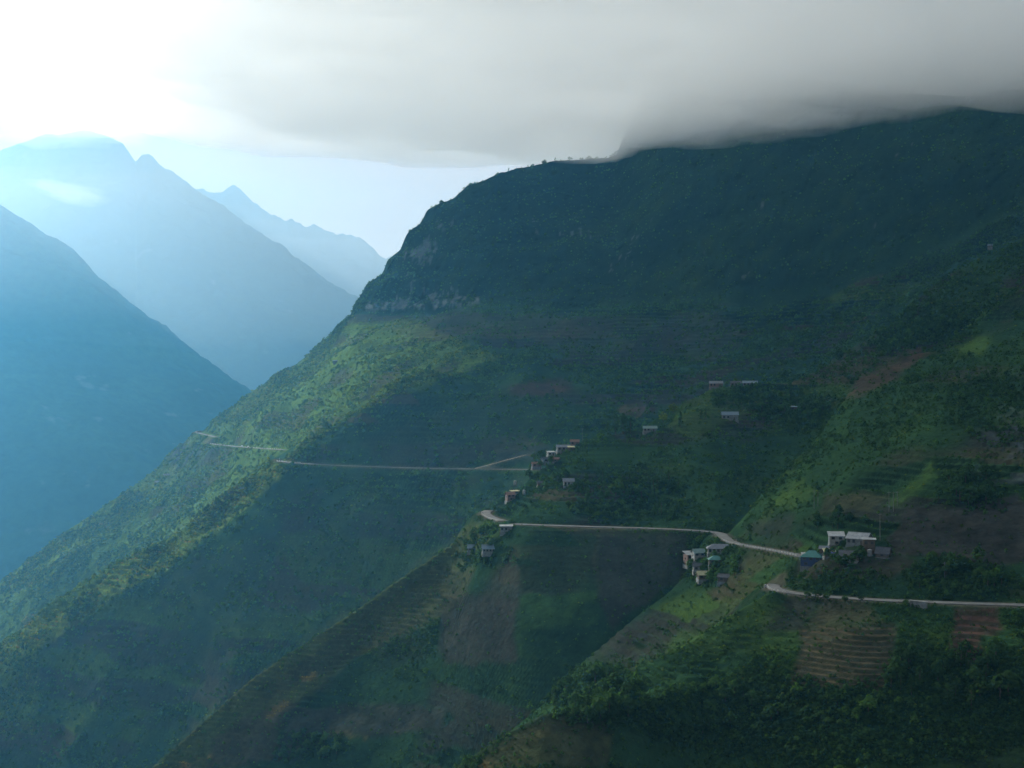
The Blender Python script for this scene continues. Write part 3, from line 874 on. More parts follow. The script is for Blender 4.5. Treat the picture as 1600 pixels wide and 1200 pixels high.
# ground cover: one object scattering low clumps over the slope
def scatter(name, label, mats, weight, count, smin, smax, seed, rmax=0.15):
    rng = np.random.default_rng(seed)
    cand = VIS & ((D < 1200) | (verge < 0.25) | (rmax > 1)) & (SEGM > 1.6) & (SEGM < seg_names.index('s4') + 0.02) & (roadmask < rmax)
    wv = np.where(cand, np.clip(weight, 0, 1), 0).ravel()
    p = wv / wv.sum()
    n = min(count, int((wv > 0).sum()))
    idx = rng.choice(len(p), n, replace=False, p=p)
    co = np.stack([X.ravel()[idx], Y.ravel()[idx], Z.ravel()[idx]], 1)
    dcol = D.ravel()[idx]
    s = (smin + (smax - smin) * rng.random(n) ** 1.8) * np.clip(dcol / 800, 0.7, 1.75)
    co[:, :2] += rng.normal(0, 0.8, (n, 2))
    me = bpy.data.meshes.new(name); me.vertices.add(n); me.vertices.foreach_set('co', co.astype(np.float32).ravel())
    at = me.attributes.new('size', 'FLOAT', 'POINT'); at.data.foreach_set('value', s.astype(np.float32))
    at = me.attributes.new('turn', 'FLOAT', 'POINT'); at.data.foreach_set('value', (rng.random(n) * 6.28).astype(np.float32))
    at = me.attributes.new('pick', 'INT', 'POINT'); at.data.foreach_set('value', rng.integers(0, len(mats), n).astype(np.int32))
    o = bpy.data.objects.new(name, me); COL.objects.link(o)
    tag(o, label, kind='stuff')
    ng = bpy.data.node_groups.new(name, 'GeometryNodeTree')
    ng.interface.new_socket('Geometry', in_out='INPUT', socket_type='NodeSocketGeometry')
    ng.interface.new_socket('Geometry', in_out='OUTPUT', socket_type='NodeSocketGeometry')
    N = ng.nodes; gi = N.new('NodeGroupInput'); go = N.new('NodeGroupOutput')
    join = N.new('GeometryNodeJoinGeometry')
    na = N.new('GeometryNodeInputNamedAttribute'); na.data_type = 'FLOAT'; na.inputs['Name'].default_value = 'size'
    nt = N.new('GeometryNodeInputNamedAttribute'); nt.data_type = 'FLOAT'; nt.inputs['Name'].default_value = 'turn'
    npk = N.new('GeometryNodeInputNamedAttribute'); npk.data_type = 'INT'; npk.inputs['Name'].default_value = 'pick'
    rot = N.new('ShaderNodeCombineXYZ'); ng.links.new(nt.outputs['Attribute'], rot.inputs['Z'])
    for k, cm in enumerate(mats):
        src = bpy.data.objects.new('leaf_clump', cm)
        oi = N.new('GeometryNodeObjectInfo'); oi.inputs['Object'].default_value = src
        iop = N.new('GeometryNodeInstanceOnPoints')
        cmp_ = N.new('FunctionNodeCompare'); cmp_.data_type = 'INT'; cmp_.operation = 'EQUAL'
        ng.links.new(npk.outputs['Attribute'], cmp_.inputs[2]); cmp_.inputs[3].default_value = k
        ng.links.new(gi.outputs[0], iop.inputs['Points']); ng.links.new(cmp_.outputs[0], iop.inputs['Selection'])
        ng.links.new(oi.outputs['Geometry'], iop.inputs['Instance'])
        ng.links.new(rot.outputs[0], iop.inputs['Rotation']); ng.links.new(na.outputs['Attribute'], iop.inputs['Scale'])
        ng.links.new(iop.outputs[0], join.inputs[0])
    ng.links.new(join.outputs[0], go.inputs[0])
    md = o.modifiers.new('scatter', 'NODES'); md.node_group = ng
    return o

bush_d = [clump_mesh('leaf_clump', 900 + k, 34, LOW, 0.20, M['leaf_dark']) for k in range(3)]
bush_m = [clump_mesh('leaf_clump', 910 + k, 34, LOW, 0.20, M['leaf_mid']) for k in range(3)]
bush_l = [clump_mesh('leaf_clump', 920 + k, 30, LOW, 0.18, M['leaf_lime']) for k in range(2)]
bush_s = [clump_mesh('leaf_clump', 930 + k, 30, LOW, 0.16, M['leaf_dry']) for k in range(1)]
veg = sstep(0.5 + 1.5 * mid + 0.9 * big) * (1 - np.clip(fieldmask * 1.4, 0, 0.97)) * (1 - rock) * (1 - 0.6 * cl)
# woods: denser dark growth
WOODS = [ell(935, 1090, 75, 48), ell(1480, 1070, 110, 60), ell(1500, 905, 85, 34), ell(985, 780, 90, 40), ell(1520, 765, 60, 32),
         ell(1240, 640, 60, 26), ell(765, 865, 42, 24), ell(1330, 1130, 330, 65), ell(1110, 880, 48, 34), ell(1180, 1120, 200, 60),
         ell(480, 1170, 60, 22), ell(1420, 510, 90, 34), ell(1560, 640, 80, 50), ell(1300, 905, 90, 12), ell(1165, 620, 45, 18)]
woods = np.zeros((NR, NC))
for wp in WOODS:
    sel, mk = inpoly(wp, 18, 16); woods[sel] = np.maximum(woods[sel], mk)
scatter('undergrowth', 'dark green scrub covering the mountain slopes', bush_d + bush_m, np.clip(veg ** 1.7 * 0.8 + 0.07, 0, 1) * (1 - 0.55 * tmask) * (D < 1250), 56000, 0.6, 2.2, 1)
scatter('undergrowth', 'dense dark thicket filling the wooded patches', bush_d, woods * (D < 1250), 9000, 1.4, 4.2, 2)
scatter('undergrowth', 'green scrub on the farther spurs under the crags', bush_d[:1] + bush_m, np.clip(veg ** 1.7 * 0.8 + 0.07, 0, 1) * (D > 1180) * (1 - 0.75 * lush_sunlit) * (1 - 0.5 * tmask), 50000, 0.9, 3.0, 3)
scatter('undergrowth', 'green scrub with sun painted into its leaves on the far spur edges', bush_m[:1] + bush_l, np.clip(veg ** 1.5 + 0.08, 0, 1) * (D > 1180) * lush_sunlit, 17000, 0.9, 2.8, 8)  # paler leaves stand in for sunlight on these edges
scatter('undergrowth', 'scrub and weeds along the verges of the mountain road', bush_d + bush_m[:1], verge * sstep(0.5 + 1.6 * mid) * (D < 1200), 2200, 0.4, 1.3, 6, 1.1)
limew = np.clip((alb[..., 1] - 0.045) / 0.04, 0, 1) * (alb[..., 1] > alb[..., 0] * 1.2)
scatter('undergrowth', 'yellow green grass tufts on the brighter patches of slope', bush_l, limew, 9000, 0.6, 1.6, 4)
shrub_d = [clump_mesh('leaf_clump', 940 + k, 90, ROUND, 0.11, M['leaf_dark']) for k in range(2)] + [clump_mesh('leaf_clump', 944 + k, 90, ROUND, 0.11, M['leaf_mid']) for k in range(2)]
scatter('undergrowth', 'taller shrubs in loose groups over the slopes', shrub_d, np.clip(veg ** 3 + 0.5 * woods, 0, 1) * (1 - np.clip(fieldmask * 1.5, 0, 1)) * (SEGM < kc), 3600, 1.8, 5.0, 7)
strw = np.clip((alb[..., 0] - 0.11) / 0.08, 0, 1) * (1 - rock) * (roadmask < 0.02)
scatter('undergrowth', 'dry straw coloured grass on the lower spur', bush_s, strw, 2200, 0.7, 1.5, 5)

# trees one can tell apart
def trunk_mesh(h, r, lean=0.04):
    m = MB()
    m.tube((0, 0, -0.08), (lean * 0.5, 0, h * 0.55), r, r * 0.7).tube((lean * 0.5, 0, h * 0.55), (lean, lean * 0.4, h), r * 0.7, r * 0.25)
    for k in range(4):
        a = k * 1.7; u = h * (0.45 + 0.12 * k)
        m.tube((lean * 0.5, 0, u), (math.cos(a) * 0.16, math.sin(a) * 0.16, u + 0.17), r * 0.35, r * 0.12, 5)
    return m.mesh('trunk', M['bark'])
TK = {'round': trunk_mesh(0.62, 0.035), 'tall': trunk_mesh(0.85, 0.02), 'cone': trunk_mesh(0.9, 0.022, 0.01)}
CR = {('round', 'd'): [clump_mesh('crown', 950 + k, 190, ROUND, 0.085, M['leaf_dark']) for k in range(3)],
      ('round', 'm'): [clump_mesh('crown', 955 + k, 190, ROUND, 0.085, M['leaf_mid']) for k in range(3)],
      ('round', 'l'): [clump_mesh('crown', 960 + k, 170, ROUND, 0.085, M['leaf_lime']) for k in range(2)],
      ('tall', 'd'): [clump_mesh('crown', 965 + k, 170, TALL, 0.05, M['leaf_dark']) for k in range(3)],
      ('tall', 'm'): [clump_mesh('crown', 970 + k, 170, TALL, 0.05, M['leaf_mid']) for k in range(2)],
      ('cone', 'd'): [clump_mesh('crown', 975 + k, 170, CONE, 0.05, M['leaf_dark']) for k in range(3)]}

def tree(p, kind, tone, h, label, group, wide=1.0):
    r = empty('tree', (p[0], p[1], p[2] - 0.15), random.uniform(0, 6.28))
    tag(r, label, 'tree', group)
    for nm, me in (('trunk', TK[kind]), ('crown', random.choice(CR[(kind, tone)]))):
        o = bpy.data.objects.new(nm, me); COL.objects.link(o); o.parent = r
        o.scale = (h * wide, h * wide, h)
    return r

def grove(poly_c, n, kinds, h0, h1, label, group, lo='foot', hi='s2'):
    """label is the place ('in the wood ...'); the look and the standing of each tree come first"""
    cx, cy, rx, ry = poly_c
    spots = []
    for k in range(n):
        a = random.uniform(0, 6.28); q = math.sqrt(random.random())
        kind, tone = random.choice(kinds)
        p = hit(cx + math.cos(a) * rx * q, cy + math.sin(a) * ry * q, seg_names.index(lo), seg_names.index(hi) + 0.05)
        spots.append([p, kind, tone, random.uniform(h0, h1)])
    spots.sort(key=lambda t: t[0][0] / t[0][1])
    tall = max(range(n), key=lambda k: spots[k][3]); small = min(range(n), key=lambda k: spots[k][3])
    high = max(range(n), key=lambda k: spots[k][0][2] / spots[k][0][1]); low = min(range(n), key=lambda k: spots[k][0][2] / spots[k][0][1])
    look = {'round': 'round-crowned', 'tall': 'slender', 'cone': 'pointed'}
    for k, (p, kind, tone, h) in enumerate(spots):
        first = 'tallest' if k == tall else 'smallest' if k == small else 'leftmost' if k == 0 else 'rightmost' if k == n - 1 else \
            'highest standing' if k == high else 'lowest standing' if k == low else 'second from left' if k == 1 else 'second from right' if k == n - 2 else \
            ('small' if h < h0 + (h1 - h0) / 3 else 'medium' if h < h0 + (h1 - h0) * 2 / 3 else 'big')
        tree(p, kind, tone, h, '%s %s%s tree %s' % (first, 'dark ' if tone == 'd' else 'green ', look[kind], label), group, random.uniform(0.85, 1.2))

grove((935, 1092, 72, 44), 34, [('round', 'd'), ('tall', 'd'), ('round', 'd')], 5, 9, 'in the wood left of the green terraces', 'trees in the wood left of the terraces')
grove((1480, 1065, 105, 55), 34, [('round', 'd'), ('tall', 'd')], 5, 9, 'in the wood right of the brown terraces', 'trees in the wood right of the brown field')
grove((1495, 903, 80, 26), 24, [('round', 'd'), ('round', 'm')], 4, 7, 'in the thicket above the lowest road', 'trees above the lowest road')
grove((985, 775, 85, 38), 26, [('tall', 'd'), ('cone', 'd'), ('round', 'd')], 6, 11, 'in the shaded wood above the middle road', 'trees in the shaded wood above the middle road')
grove((1515, 768, 55, 26), 16, [('round', 'd')], 5, 8, 'in the clump above the brown slope', 'trees in the clump above the brown earth slope')
grove((1240, 640, 55, 22), 18, [('round', 'd'), ('tall', 'd')], 5, 9, 'in the gully by the upper hamlet', 'trees in the gully by the upper hamlet')
grove((760, 874, 40, 9), 14, [('round', 'd'), ('round', 'm')], 2.6, 4.2, 'by the twin blue-grey roofs below the bend', 'trees around the twin grey-roofed houses')
grove((1112, 893, 42, 22), 16, [('round', 'd'), ('round', 'm')], 4, 6.5, 'among the houses under the middle bend', 'trees among the houses under the middle bend')
grove((1300, 876, 60, 10), 12, [('round', 'd'), ('round', 'm')], 3.5, 6, 'in front of the teal-roofed hamlet', 'trees in front of the teal-roofed hamlet')
grove((1310, 820, 50, 14), 10, [('round', 'd')], 4, 7, 'behind the grey-white roofs', 'trees behind the grey-white roofs')
grove((860, 735, 40, 26), 14, [('round', 'd'), ('tall', 'm')], 4, 7, 'on the spur beside the brick house', 'trees on the village spur')
grove((800, 795, 40, 10), 9, [('round', 'd')], 3, 5, 'on the bank above the left bend', 'trees on the bank above the left bend')
grove((1190, 1120, 180, 45), 22, [('round', 'd'), ('round', 'm')], 4, 7, 'in the wood below the terraces', 'trees in the shaded wood below the terraces')
grove((480, 1172, 50, 16), 12, [('round', 'd'), ('round', 'm')], 4, 6.5, 'in the clump under the straw patch', 'trees under the straw patch')
for (px, py, h, label) in [
        (962, 676, 14, 'tallest dark tree on the skyline of the village spur'),
        (974, 678, 15, 'dark tree at the middle of the tall village clump'),
        (985, 676, 11, 'shorter dark tree at the right end of the tall village clump'),
        (950, 680, 9, 'small dark tree at the left end of the tall village clump')]:
    tree(hit(px, py, 5, seg_names.index('s2') + .05), 'tall', 'd', h, label, 'tall dark trees by the village', 1.5)
for (px, py, h, label) in [
        (1063, 668, 11, 'slender dark conifer alone on the grassy shoulder'),
        (1095, 656, 9, 'slim conifer left of the blue-grey roofed house'),
        (1103, 655, 8, 'second slim conifer left of the blue-grey roofed house')]:
    tree(hit(px, py, 5, seg_names.index('s2') + .05), 'cone', 'd', h, label, 'slender conifers on the upper shoulder', 1.2)
for (px, py, h, label) in [
        (1312, 562, 9, 'tall thin tree standing up from the upper ridge'),
        (1283, 578, 6, 'small tree on the upper ridge left of the thin tall one'),
        (1326, 556, 6, 'small tree on the upper ridge right of the thin tall one'),
        (1052, 646, 8, 'bright green tree at the tip of the grassy shoulder'),
        (1036, 660, 8, 'pale green bushy tree below the tip of the grassy shoulder')]:
    tree(hit(px, py, 5, seg_names.index('s2') + .05), 'round', 'l' if 'green' in label else 'd', h, label, None, 0.9)
for (px, py, h, label) in [
        (1261, 936, 3.2, 'leftmost roadside shrub in front of the lowest road'),
        (1275, 938, 4.4, 'tallest roadside shrub in front of the lowest road'),
        (1291, 937, 3.2, 'third roadside shrub in front of the lowest road'),
        (1321, 940, 2.8, 'small roadside shrub near the middle of the lowest road'),
        (1344, 941, 2.6, 'last roadside shrub before the bare stretch of the lowest road')]:
    tree(hit(px, py, 1.5, seg_names.index('s1')), 'round', 'd', h, label, 'shrubs at the edge of the lowest road', 1.2)
# skyline trees along the crag
for k, px in enumerate([602, 641, 662, 690, 718, 733, 752, 779, 795, 816, 826, 833, 851, 868, 891, 908, 915, 921, 933, 941, 948, 955, 962, 967]):
    j = int((px - PX0) / DPX)
    i = np.where(SEG <= seg_names.index('s4'))[0][-1] - 2
    tree((X[i, j], Y[i, j], Z[i, j] - 0.5), random.choice(['round', 'tall']), 'd', random.uniform(5, 11), ('leftmost ' if k == 0 else 'rightmost ' if k == 23 else '') + 'tiny dark tree on the skyline of the crag ' + ('left shoulder' if k < 9 else 'flat top' if k < 16 else 'notch below the cloud'), 'trees on the skyline of the crag', 1.1)

# ------------------------------------------------------------------ houses
def roof_mesh(kind, w, d, h, over, th, ribs=True):
    """gable along x, shed sloping to -y, or hip"""
    m = MB(); a, b = w / 2 + over, d / 2 + over
    if kind == 'gable':
        k = h * (b / (d / 2)); z0 = h - k
        m.poly([(-a, -b, z0), (a, -b, z0), (a, 0, h), (-a, 0, h)], th)
        m.poly([(-a, 0, h), (a, 0, h), (a, b, z0), (-a, b, z0)], th)
        m.box((0, 0, h + 0.03), (2 * a, 0.35, 0.12))
        if ribs:
            n = max(4, int(w / 1.1)); sl = math.hypot(b, k)
            for i in range(n + 1):
                x = -a + 0.1 + (2 * a - 0.2) * i / n
                m.poly([(x - .06, -b, z0 + .07), (x + .06, -b, z0 + .07), (x + .06, 0, h + .07), (x - .06, 0, h + .07)], 0.05)
                m.poly([(x - .06, 0, h + .07), (x + .06, 0, h + .07), (x + .06, b, z0 + .07), (x - .06, b, z0 + .07)], 0.05)
    elif kind == 'shed':
        m.poly([(-a, -b, 0), (a, -b, 0), (a, b, h), (-a, b, h)], th)
        if ribs:
            n = max(3, int(w / 1.1))
            for i in range(n + 1):
                x = -a + 0.1 + (2 * a - 0.2) * i / n
                m.poly([(x - .06, -b, .07), (x + .06, -b, .07), (x + .06, b, h + .07), (x - .06, b, h + .07)], 0.05)
    else:
        r = max(0.2, a - b)
        z0 = -0.25
        m.poly([(-a, -b, z0), (a, -b, z0), (r, 0, h), (-r, 0, h)], th)
        m.poly([(a, b, z0), (-a, b, z0), (-r, 0, h), (r, 0, h)], th)
        m.poly([(a, -b, z0), (a, b, z0), (r, 0, h)], th)
        m.poly([(-a, b, z0), (-a, -b, z0), (-r, 0, h)], th)
    return m

def house(px, py, w, d, wall_h, roof, roof_h, wall_m, roof_m, label, rz=0.0, win=3, storeys=1, door=0.25, plinth=2.2,
          name='house', cat='house', group=None, base_m='stonewall', lo='foot', hi='s2', over=0.5, posts=0, dback=0.0):
    """px, py: where the middle of the front wall meets the ground"""
    p = hit(px, py, seg_names.index(lo), seg_names.index(hi) + 0.05)
    rz = rz - math.atan2(p[0], p[1])                               # 0 = front wall towards the viewpoint
    c, s = math.cos(rz), math.sin(rz)
    back = d / 2 + dback
    r = empty(name, (p[0] - s * back, p[1] + c * back, p[2]), rz)
    tag(r, label, cat, group)
    MB().box((0, 0.02, -plinth / 2 + 0.12), (w + 0.6, d + 0.5, plinth + 0.24)).build('foundation', M[base_m], r)
    wl = MB()
    H = wall_h
    wl.box((0, 0, 0.24 + H / 2), (w, d, H))
    if roof == 'gable':
        b = len(wl.v)
        for x in (-w / 2, w / 2):
            wl.v += [(x, -d / 2, 0.24 + H), (x, d / 2, 0.24 + H), (x, 0, 0.22 + H + roof_h)]
        wl.f += [(b, b + 1, b + 2), (b + 3, b + 5, b + 4)]
    wl.build('wall', M[wall_m], r)
    rf = roof_mesh(roof, w, d, roof_h, over, 0.14).build('roof', M[roof_m], r)
    rf.location = (0, 0, 0.28 + H + (0.08 if roof == 'shed' else 0.0))
    sh = H / storeys
    for st_ in range(storeys):
        n = win if st_ or storeys == 1 else max(1, win - 1)
        for k in range(n):
            x = -w / 2 + w * (k + 0.5) / n
            if st_ == 0 and door is not None and abs(x / w - door) < 0.16:
                continue
            wz = 0.24 + st_ * sh + sh * 0.56
            ww, wh = min(1.3, w / n * 0.5), min(1.3, sh * 0.45)
            fr = MB().box((x, -d / 2 - 0.02, wz + wh / 2 + 0.06), (ww + 0.26, 0.12, 0.12)).box((x, -d / 2 - 0.02, wz - wh / 2 - 0.06), (ww + 0.34, 0.2, 0.12)) \
                .box((x - ww / 2 - 0.06, -d / 2 - 0.02, wz), (0.12, 0.12, wh)).box((x + ww / 2 + 0.06, -d / 2 - 0.02, wz), (0.12, 0.12, wh)).build('window', M['wood'], r)
            MB().box((x, -d / 2 - 0.005, wz), (ww, 0.05, wh)).build('pane', M['glass'], fr)
    if door is not None:
        x = door * w
        MB().box((x, -d / 2 - 0.03, 0.24 + 1.0), (1.1, 0.1, 2.0)).build('door', M['wood'], r)
    for sx in (-1, 1):                                             # a window on each gable end
        MB().box((sx * (w / 2 + 0.01), 0, 0.24 + H * 0.6), (0.06, 1.0, 1.0)).build('window', M['glass'], r)
    for k in range(posts):
        x = -w / 2 + 0.3 + (w - 0.6) * k / (posts - 1)
        MB().box((x, -d / 2 - over + 0.15, 0.24 + H * 0.46), (0.22, 0.22, H * 0.92)).build('post', M['white'], r)
    return r

# hamlet above the lowest road
house(1338, 853, 9.4, 6.5, 3.2, 'gable', 2.2, 'stonewall', 'tin', 'house with the pale grey-white tin roof, highest in its hamlet', -0.42, 4)
house(1308, 853, 6.6, 5.5, 4.0, 'shed', 1.5, 'white', 'tin', 'two-storey white house with a flat pale roof beside the grey-white roofed one', 0.1, 2, 2, dback=1)
house(1358, 866, 5.0, 4.0, 6.0, 'shed', 0.3, 'wood', 'tin', 'tall narrow wooden shed at the right end of the hamlet', 0.05, 2, 2, name='shed', cat='shed', base_m='wood')
house(1324, 880, 8.6, 5.5, 3.0, 'gable', 1.9, 'cream', 'dark', 'dark-roofed house with a pale wall in front of the grey-white roof', -0.38, 3)
house(1267, 886, 9.0, 6.5, 4.4, 'hip', 2.4, 'bluewall', 'teal', 'teal-roofed house with blue walls at the end of the middle road', -0.15, 3, 2)
house(1256, 884, 1.6, 4.0, 5.0, 'shed', 0.3, 'white', 'tin', 'narrow white stair tower at the left corner of the teal-roofed house', 0.1, 1, 2, None, name='stair_tower', cat='tower', over=0.15)
house(1297, 871, 4.6, 3.4, 2.3, 'shed', 0.9, 'wood', 'straw', 'little shed with a straw-coloured roof between teal and dark roofs', 0.2, 1, name='shed', cat='shed')
house(1287, 866, 3.8, 3.0, 2.4, 'gable', 0.9, 'wood', 'greytin', 'small grey-roofed hut right behind the teal roof', -0.2, 1, name='hut', cat='hut')
house(1378, 872, 5.5, 4.5, 2.0, 'gable', 2.2, 'wood', 'dark', 'low dark thatched hut at the edge of the brown slope', -0.3, 1, name='hut', cat='hut')
# hamlet under the middle bend
house(1082, 883, 6.0, 5.5, 5.4, 'shed', 1.6, 'pink', 'tin', 'two-storey pink-walled house with a pale lean-to roof', 0.45, 2, 2)
house(1095, 878, 6.0, 5.0, 4.6, 'gable', 1.7, 'white', 'palegreen', 'white-walled house with a pale green gable roof behind the pink one', 0.35, 2, 2, dback=1.5)
house(1126, 866, 13.0, 5.5, 2.9, 'hip', 1.9, 'white', 'greytin', 'long house with white posts and a grey roof just below the bend', 0.05, 6, posts=8, over=0.9)
house(1119, 885, 7.0, 5.0, 3.4, 'hip', 1.6, 'wood', 'teal', 'dim green-roofed house right below the long grey-roofed one', 0.1, 2)
house(1096, 893, 8.0, 4.8, 2.6, 'gable', 1.2, 'stonewall', 'dark', 'low dark-roofed house at the foot of the pink-walled one', 0.12, 3)
house(1105, 906, 8.6, 6.0, 2.4, 'gable', 1.5, 'wood', 'straw', 'house with a straw-yellow roof, lowest but one of its hamlet', 0.2, 3)
house(1133, 910, 7.4, 5.0, 2.4, 'gable', 1.3, 'wood', 'dark', 'dark-roofed hut at the lower right of the straw-yellow roof', -0.25, 2, name='hut', cat='hut')
# by the middle road and below its left bend
house(791, 832, 7.2, 5.0, 3.4, 'shed', 0.5, 'stonewall', 'tin', 'square grey house with a flat roof standing on the road edge', 0.0, 3)
house(769, 864, 11.4, 5.5, 2.4, 'gable', 2.0, 'stonewall', 'bluegrey', 'long house with a blue-grey roof, right one of the twin houses', 0.05, 6)
house(739, 862, 6.6, 5.0, 2.2, 'gable', 1.7, 'stonewall', 'bluegrey', 'short house with a blue-grey roof, left one of the twin houses', -0.1, 2)
# village spur
house(799, 783, 5.4, 4.5, 4.2, 'gable', 1.5, 'pink', 'terracotta', 'terracotta brick house on the spur above the left bend', 0.35, 2, 2)
house(808, 772, 7.5, 3.5, 1.6, 'shed', 0.5, 'wood', 'straw', 'low beige-roofed barn behind the terracotta brick house', 0.3, 1, name='barn', cat='barn')
house(889, 761, 6.6, 5.0, 3.6, 'gable', 1.6, 'white', 'greytin', 'pale-walled house with a grey roof alone at the edge of the shaded wood', 0.1, 3, 1)
house(839, 729, 6.5, 4.0, 2.2, 'gable', 1.2, 'pink', 'terracotta', 'small pinkish house at the left end of the spur-top cluster', 0.2, 2)
house(881, 705, 9.0, 5.0, 2.8, 'gable', 1.4, 'stonewall', 'greytin', 'grey stone house in the middle of the spur-top cluster', 0.2, 3)
house(862, 712, 5.0, 4.0, 2.4, 'shed', 0.7, 'white', 'tin', 'tiny white house left of the grey stone one on the spur top', 0.3, 2)
house(898, 696, 6.0, 4.5, 2.6, 'gable', 1.3, 'pink', 'terracotta', 'pinkish house at the right end of the spur-top cluster', 0.0, 2)
house(853, 722, 4.6, 3.6, 2.2, 'gable', 1.1, 'stonewall', 'dark', 'dark little hut between the white house and the left end of the spur-top cluster', 0.4, 1, name='hut', cat='hut')
house(874, 697, 4.8, 3.6, 2.2, 'gable', 1.1, 'pink', 'greytin', 'small pink-walled hut just behind the grey stone house on the spur top', 0.1, 1, name='hut', cat='hut')
house(893, 704, 4.2, 3.4, 2.0, 'shed', 0.8, 'wood', 'straw', 'tiny straw-roofed shed in front of the pinkish house on the spur top', 0.2, 1, name='shed', cat='shed')
house(868, 722, 4.4, 3.2, 2.0, 'gable', 1.0, 'wood', 'terracotta', 'terracotta-roofed shed lowest on the slope of the spur-top cluster', -0.2, 1, name='shed', cat='shed')
house(846, 760, 4.6, 3.4, 2.2, 'gable', 1.0, 'wood', 'dark', 'dark shed among trees between the terracotta house and the pale-walled one', 0.2, 1, name='shed', cat='shed')
grove((872, 712, 44, 14), 12, [('round', 'd'), ('tall', 'd'), ('round', 'm')], 3.5, 6.5, 'between the spur-top houses', 'trees between the spur-top houses')
# upper hamlet
house(1016, 675, 9.5, 5.0, 2.6, 'gable', 1.5, 'stonewall', 'palegreen', 'long pale-roofed house at the far left of the upper hamlet', 0.1, 4, group=None)
house(1141, 657, 11.5, 5.5, 4.0, 'gable', 2.0, 'stonewall', 'bluegrey', 'house with a long blue-grey roof on the grassy shoulder', 0.1, 4, 1)
house(1119, 605, 10.0, 5.0, 3.0, 'gable', 1.6, 'pink', 'greytin', 'pinkish house at the left of the ridge-top row', 0.05, 4)
house(1150, 604, 8.0, 5.0, 2.6, 'gable', 1.4, 'stonewall', 'dark', 'dark-roofed house in the middle of the ridge-top row', 0.1, 3)
house(1172, 604, 11.0, 5.0, 2.8, 'gable', 1.5, 'stonewall', 'bluegrey', 'grey-roofed house at the right end of the ridge-top row', 0.0, 4)
house(1242, 641, 6.0, 4.5, 2.2, 'shed', 0.6, 'wood', 'palegreen', 'small pale-roofed barn among trees right of the upper hamlet', 0.0, 2, name='barn', cat='barn')
house(1547, 385, 3.6, 3.0, 1.4, 'gable', 1.0, 'stonewall', 'bluegrey', 'lone pale hut high on the right-hand ridge', 0.0, 2, name='hut', cat='hut')
house(525, 567, 9.0, 5.0, 2.6, 'gable', 1.5, 'stonewall', 'bluegrey', 'lone hut on the far slope below the crag', 0.0, 3, name='hut', cat='hut', lo='g34', hi='s4')

# white shelters on the outermost spur
for (px, py, w_, label) in [(262, 745, 13, 'larger white shelter on the edge of the far rocky knob'), (245, 756, 6, 'small white shelter below the far rocky knob')]:
    p = hit(px, py, seg_names.index('g34'), seg_names.index('s4'))
    r = empty('shelter', p, 0.5); tag(r, label, 'shelter')
    rm = roof_mesh('gable', w_, 6, 2.2, 0.4, 0.12, False).build('roof', M['white'], r); rm.location = (0, 0, 3)
    for sx in (-1, 1):
        for sy in (-1, 1):
            MB().box((sx * w_ * 0.46, sy * 2.7, 1.2), (0.25, 0.25, 4.0)).build('post', M['white'], r)

# retaining wall under the lowest road
p = hit(1433, 951, 1.5, seg_names.index('s1')); q = hit(1433, 943, 1.5, seg_names.index('s1'))
r = empty('retaining_wall', p, -math.atan2(p[0], p[1]) - 0.45); tag(r, 'grey retaining wall with buttresses under the lowest road', 'wall')
MB().box((0, 1.2, 0.6), (7.0, 0.8, 4.2)).build('wall_face', M['stonewall'], r)
MB().box((0, 1.15, 2.8), (7.3, 1.0, 0.25)).build('coping', M['pale'], r)
for k in (-3, 0, 3):
    MB().box((k, 0.65, 0.4), (0.5, 0.5, 3.6), taper=0.8).build('buttress', M['stonewall'], r)

# guard stones and parapets
W = RL[3]; Lr = rlen(W)
guard(W, 6.2, G_LONG, 9.5, Lr * 0.62, Lr - 22, 'pale guard block on the outer edge of the far road', 'guard blocks along the far road', 1)
W = RL[4]
guard(W, 6.5, G_LONG, 12.0, 20, rlen(W), 'pale guard block on the outer edge of the farthest road', 'guard blocks along the farthest road', 1)
W = RL[1]
guard(W, 6.0, G_SMALL, 3.6, 8, 118, 'pale guard stone on the road between the two hamlets', 'guard stones on the road between the hamlets', 1)
W = RL[2]
guard(W, 6.2, G_SMALL, 3.2, 2, rlen(W) * 0.9, 'pale guard stone around the left bend of the middle road', 'guard stones around the left bend', 1)
W = RL[0]; Lr = rlen(W)
guard(W, 6.0, G_SMALL, 3.6, Lr - 60, Lr - 6, 'pale guard stone at the sharp bend of the lowest road', 'guard stones at the sharp bend of the lowest road', 1)

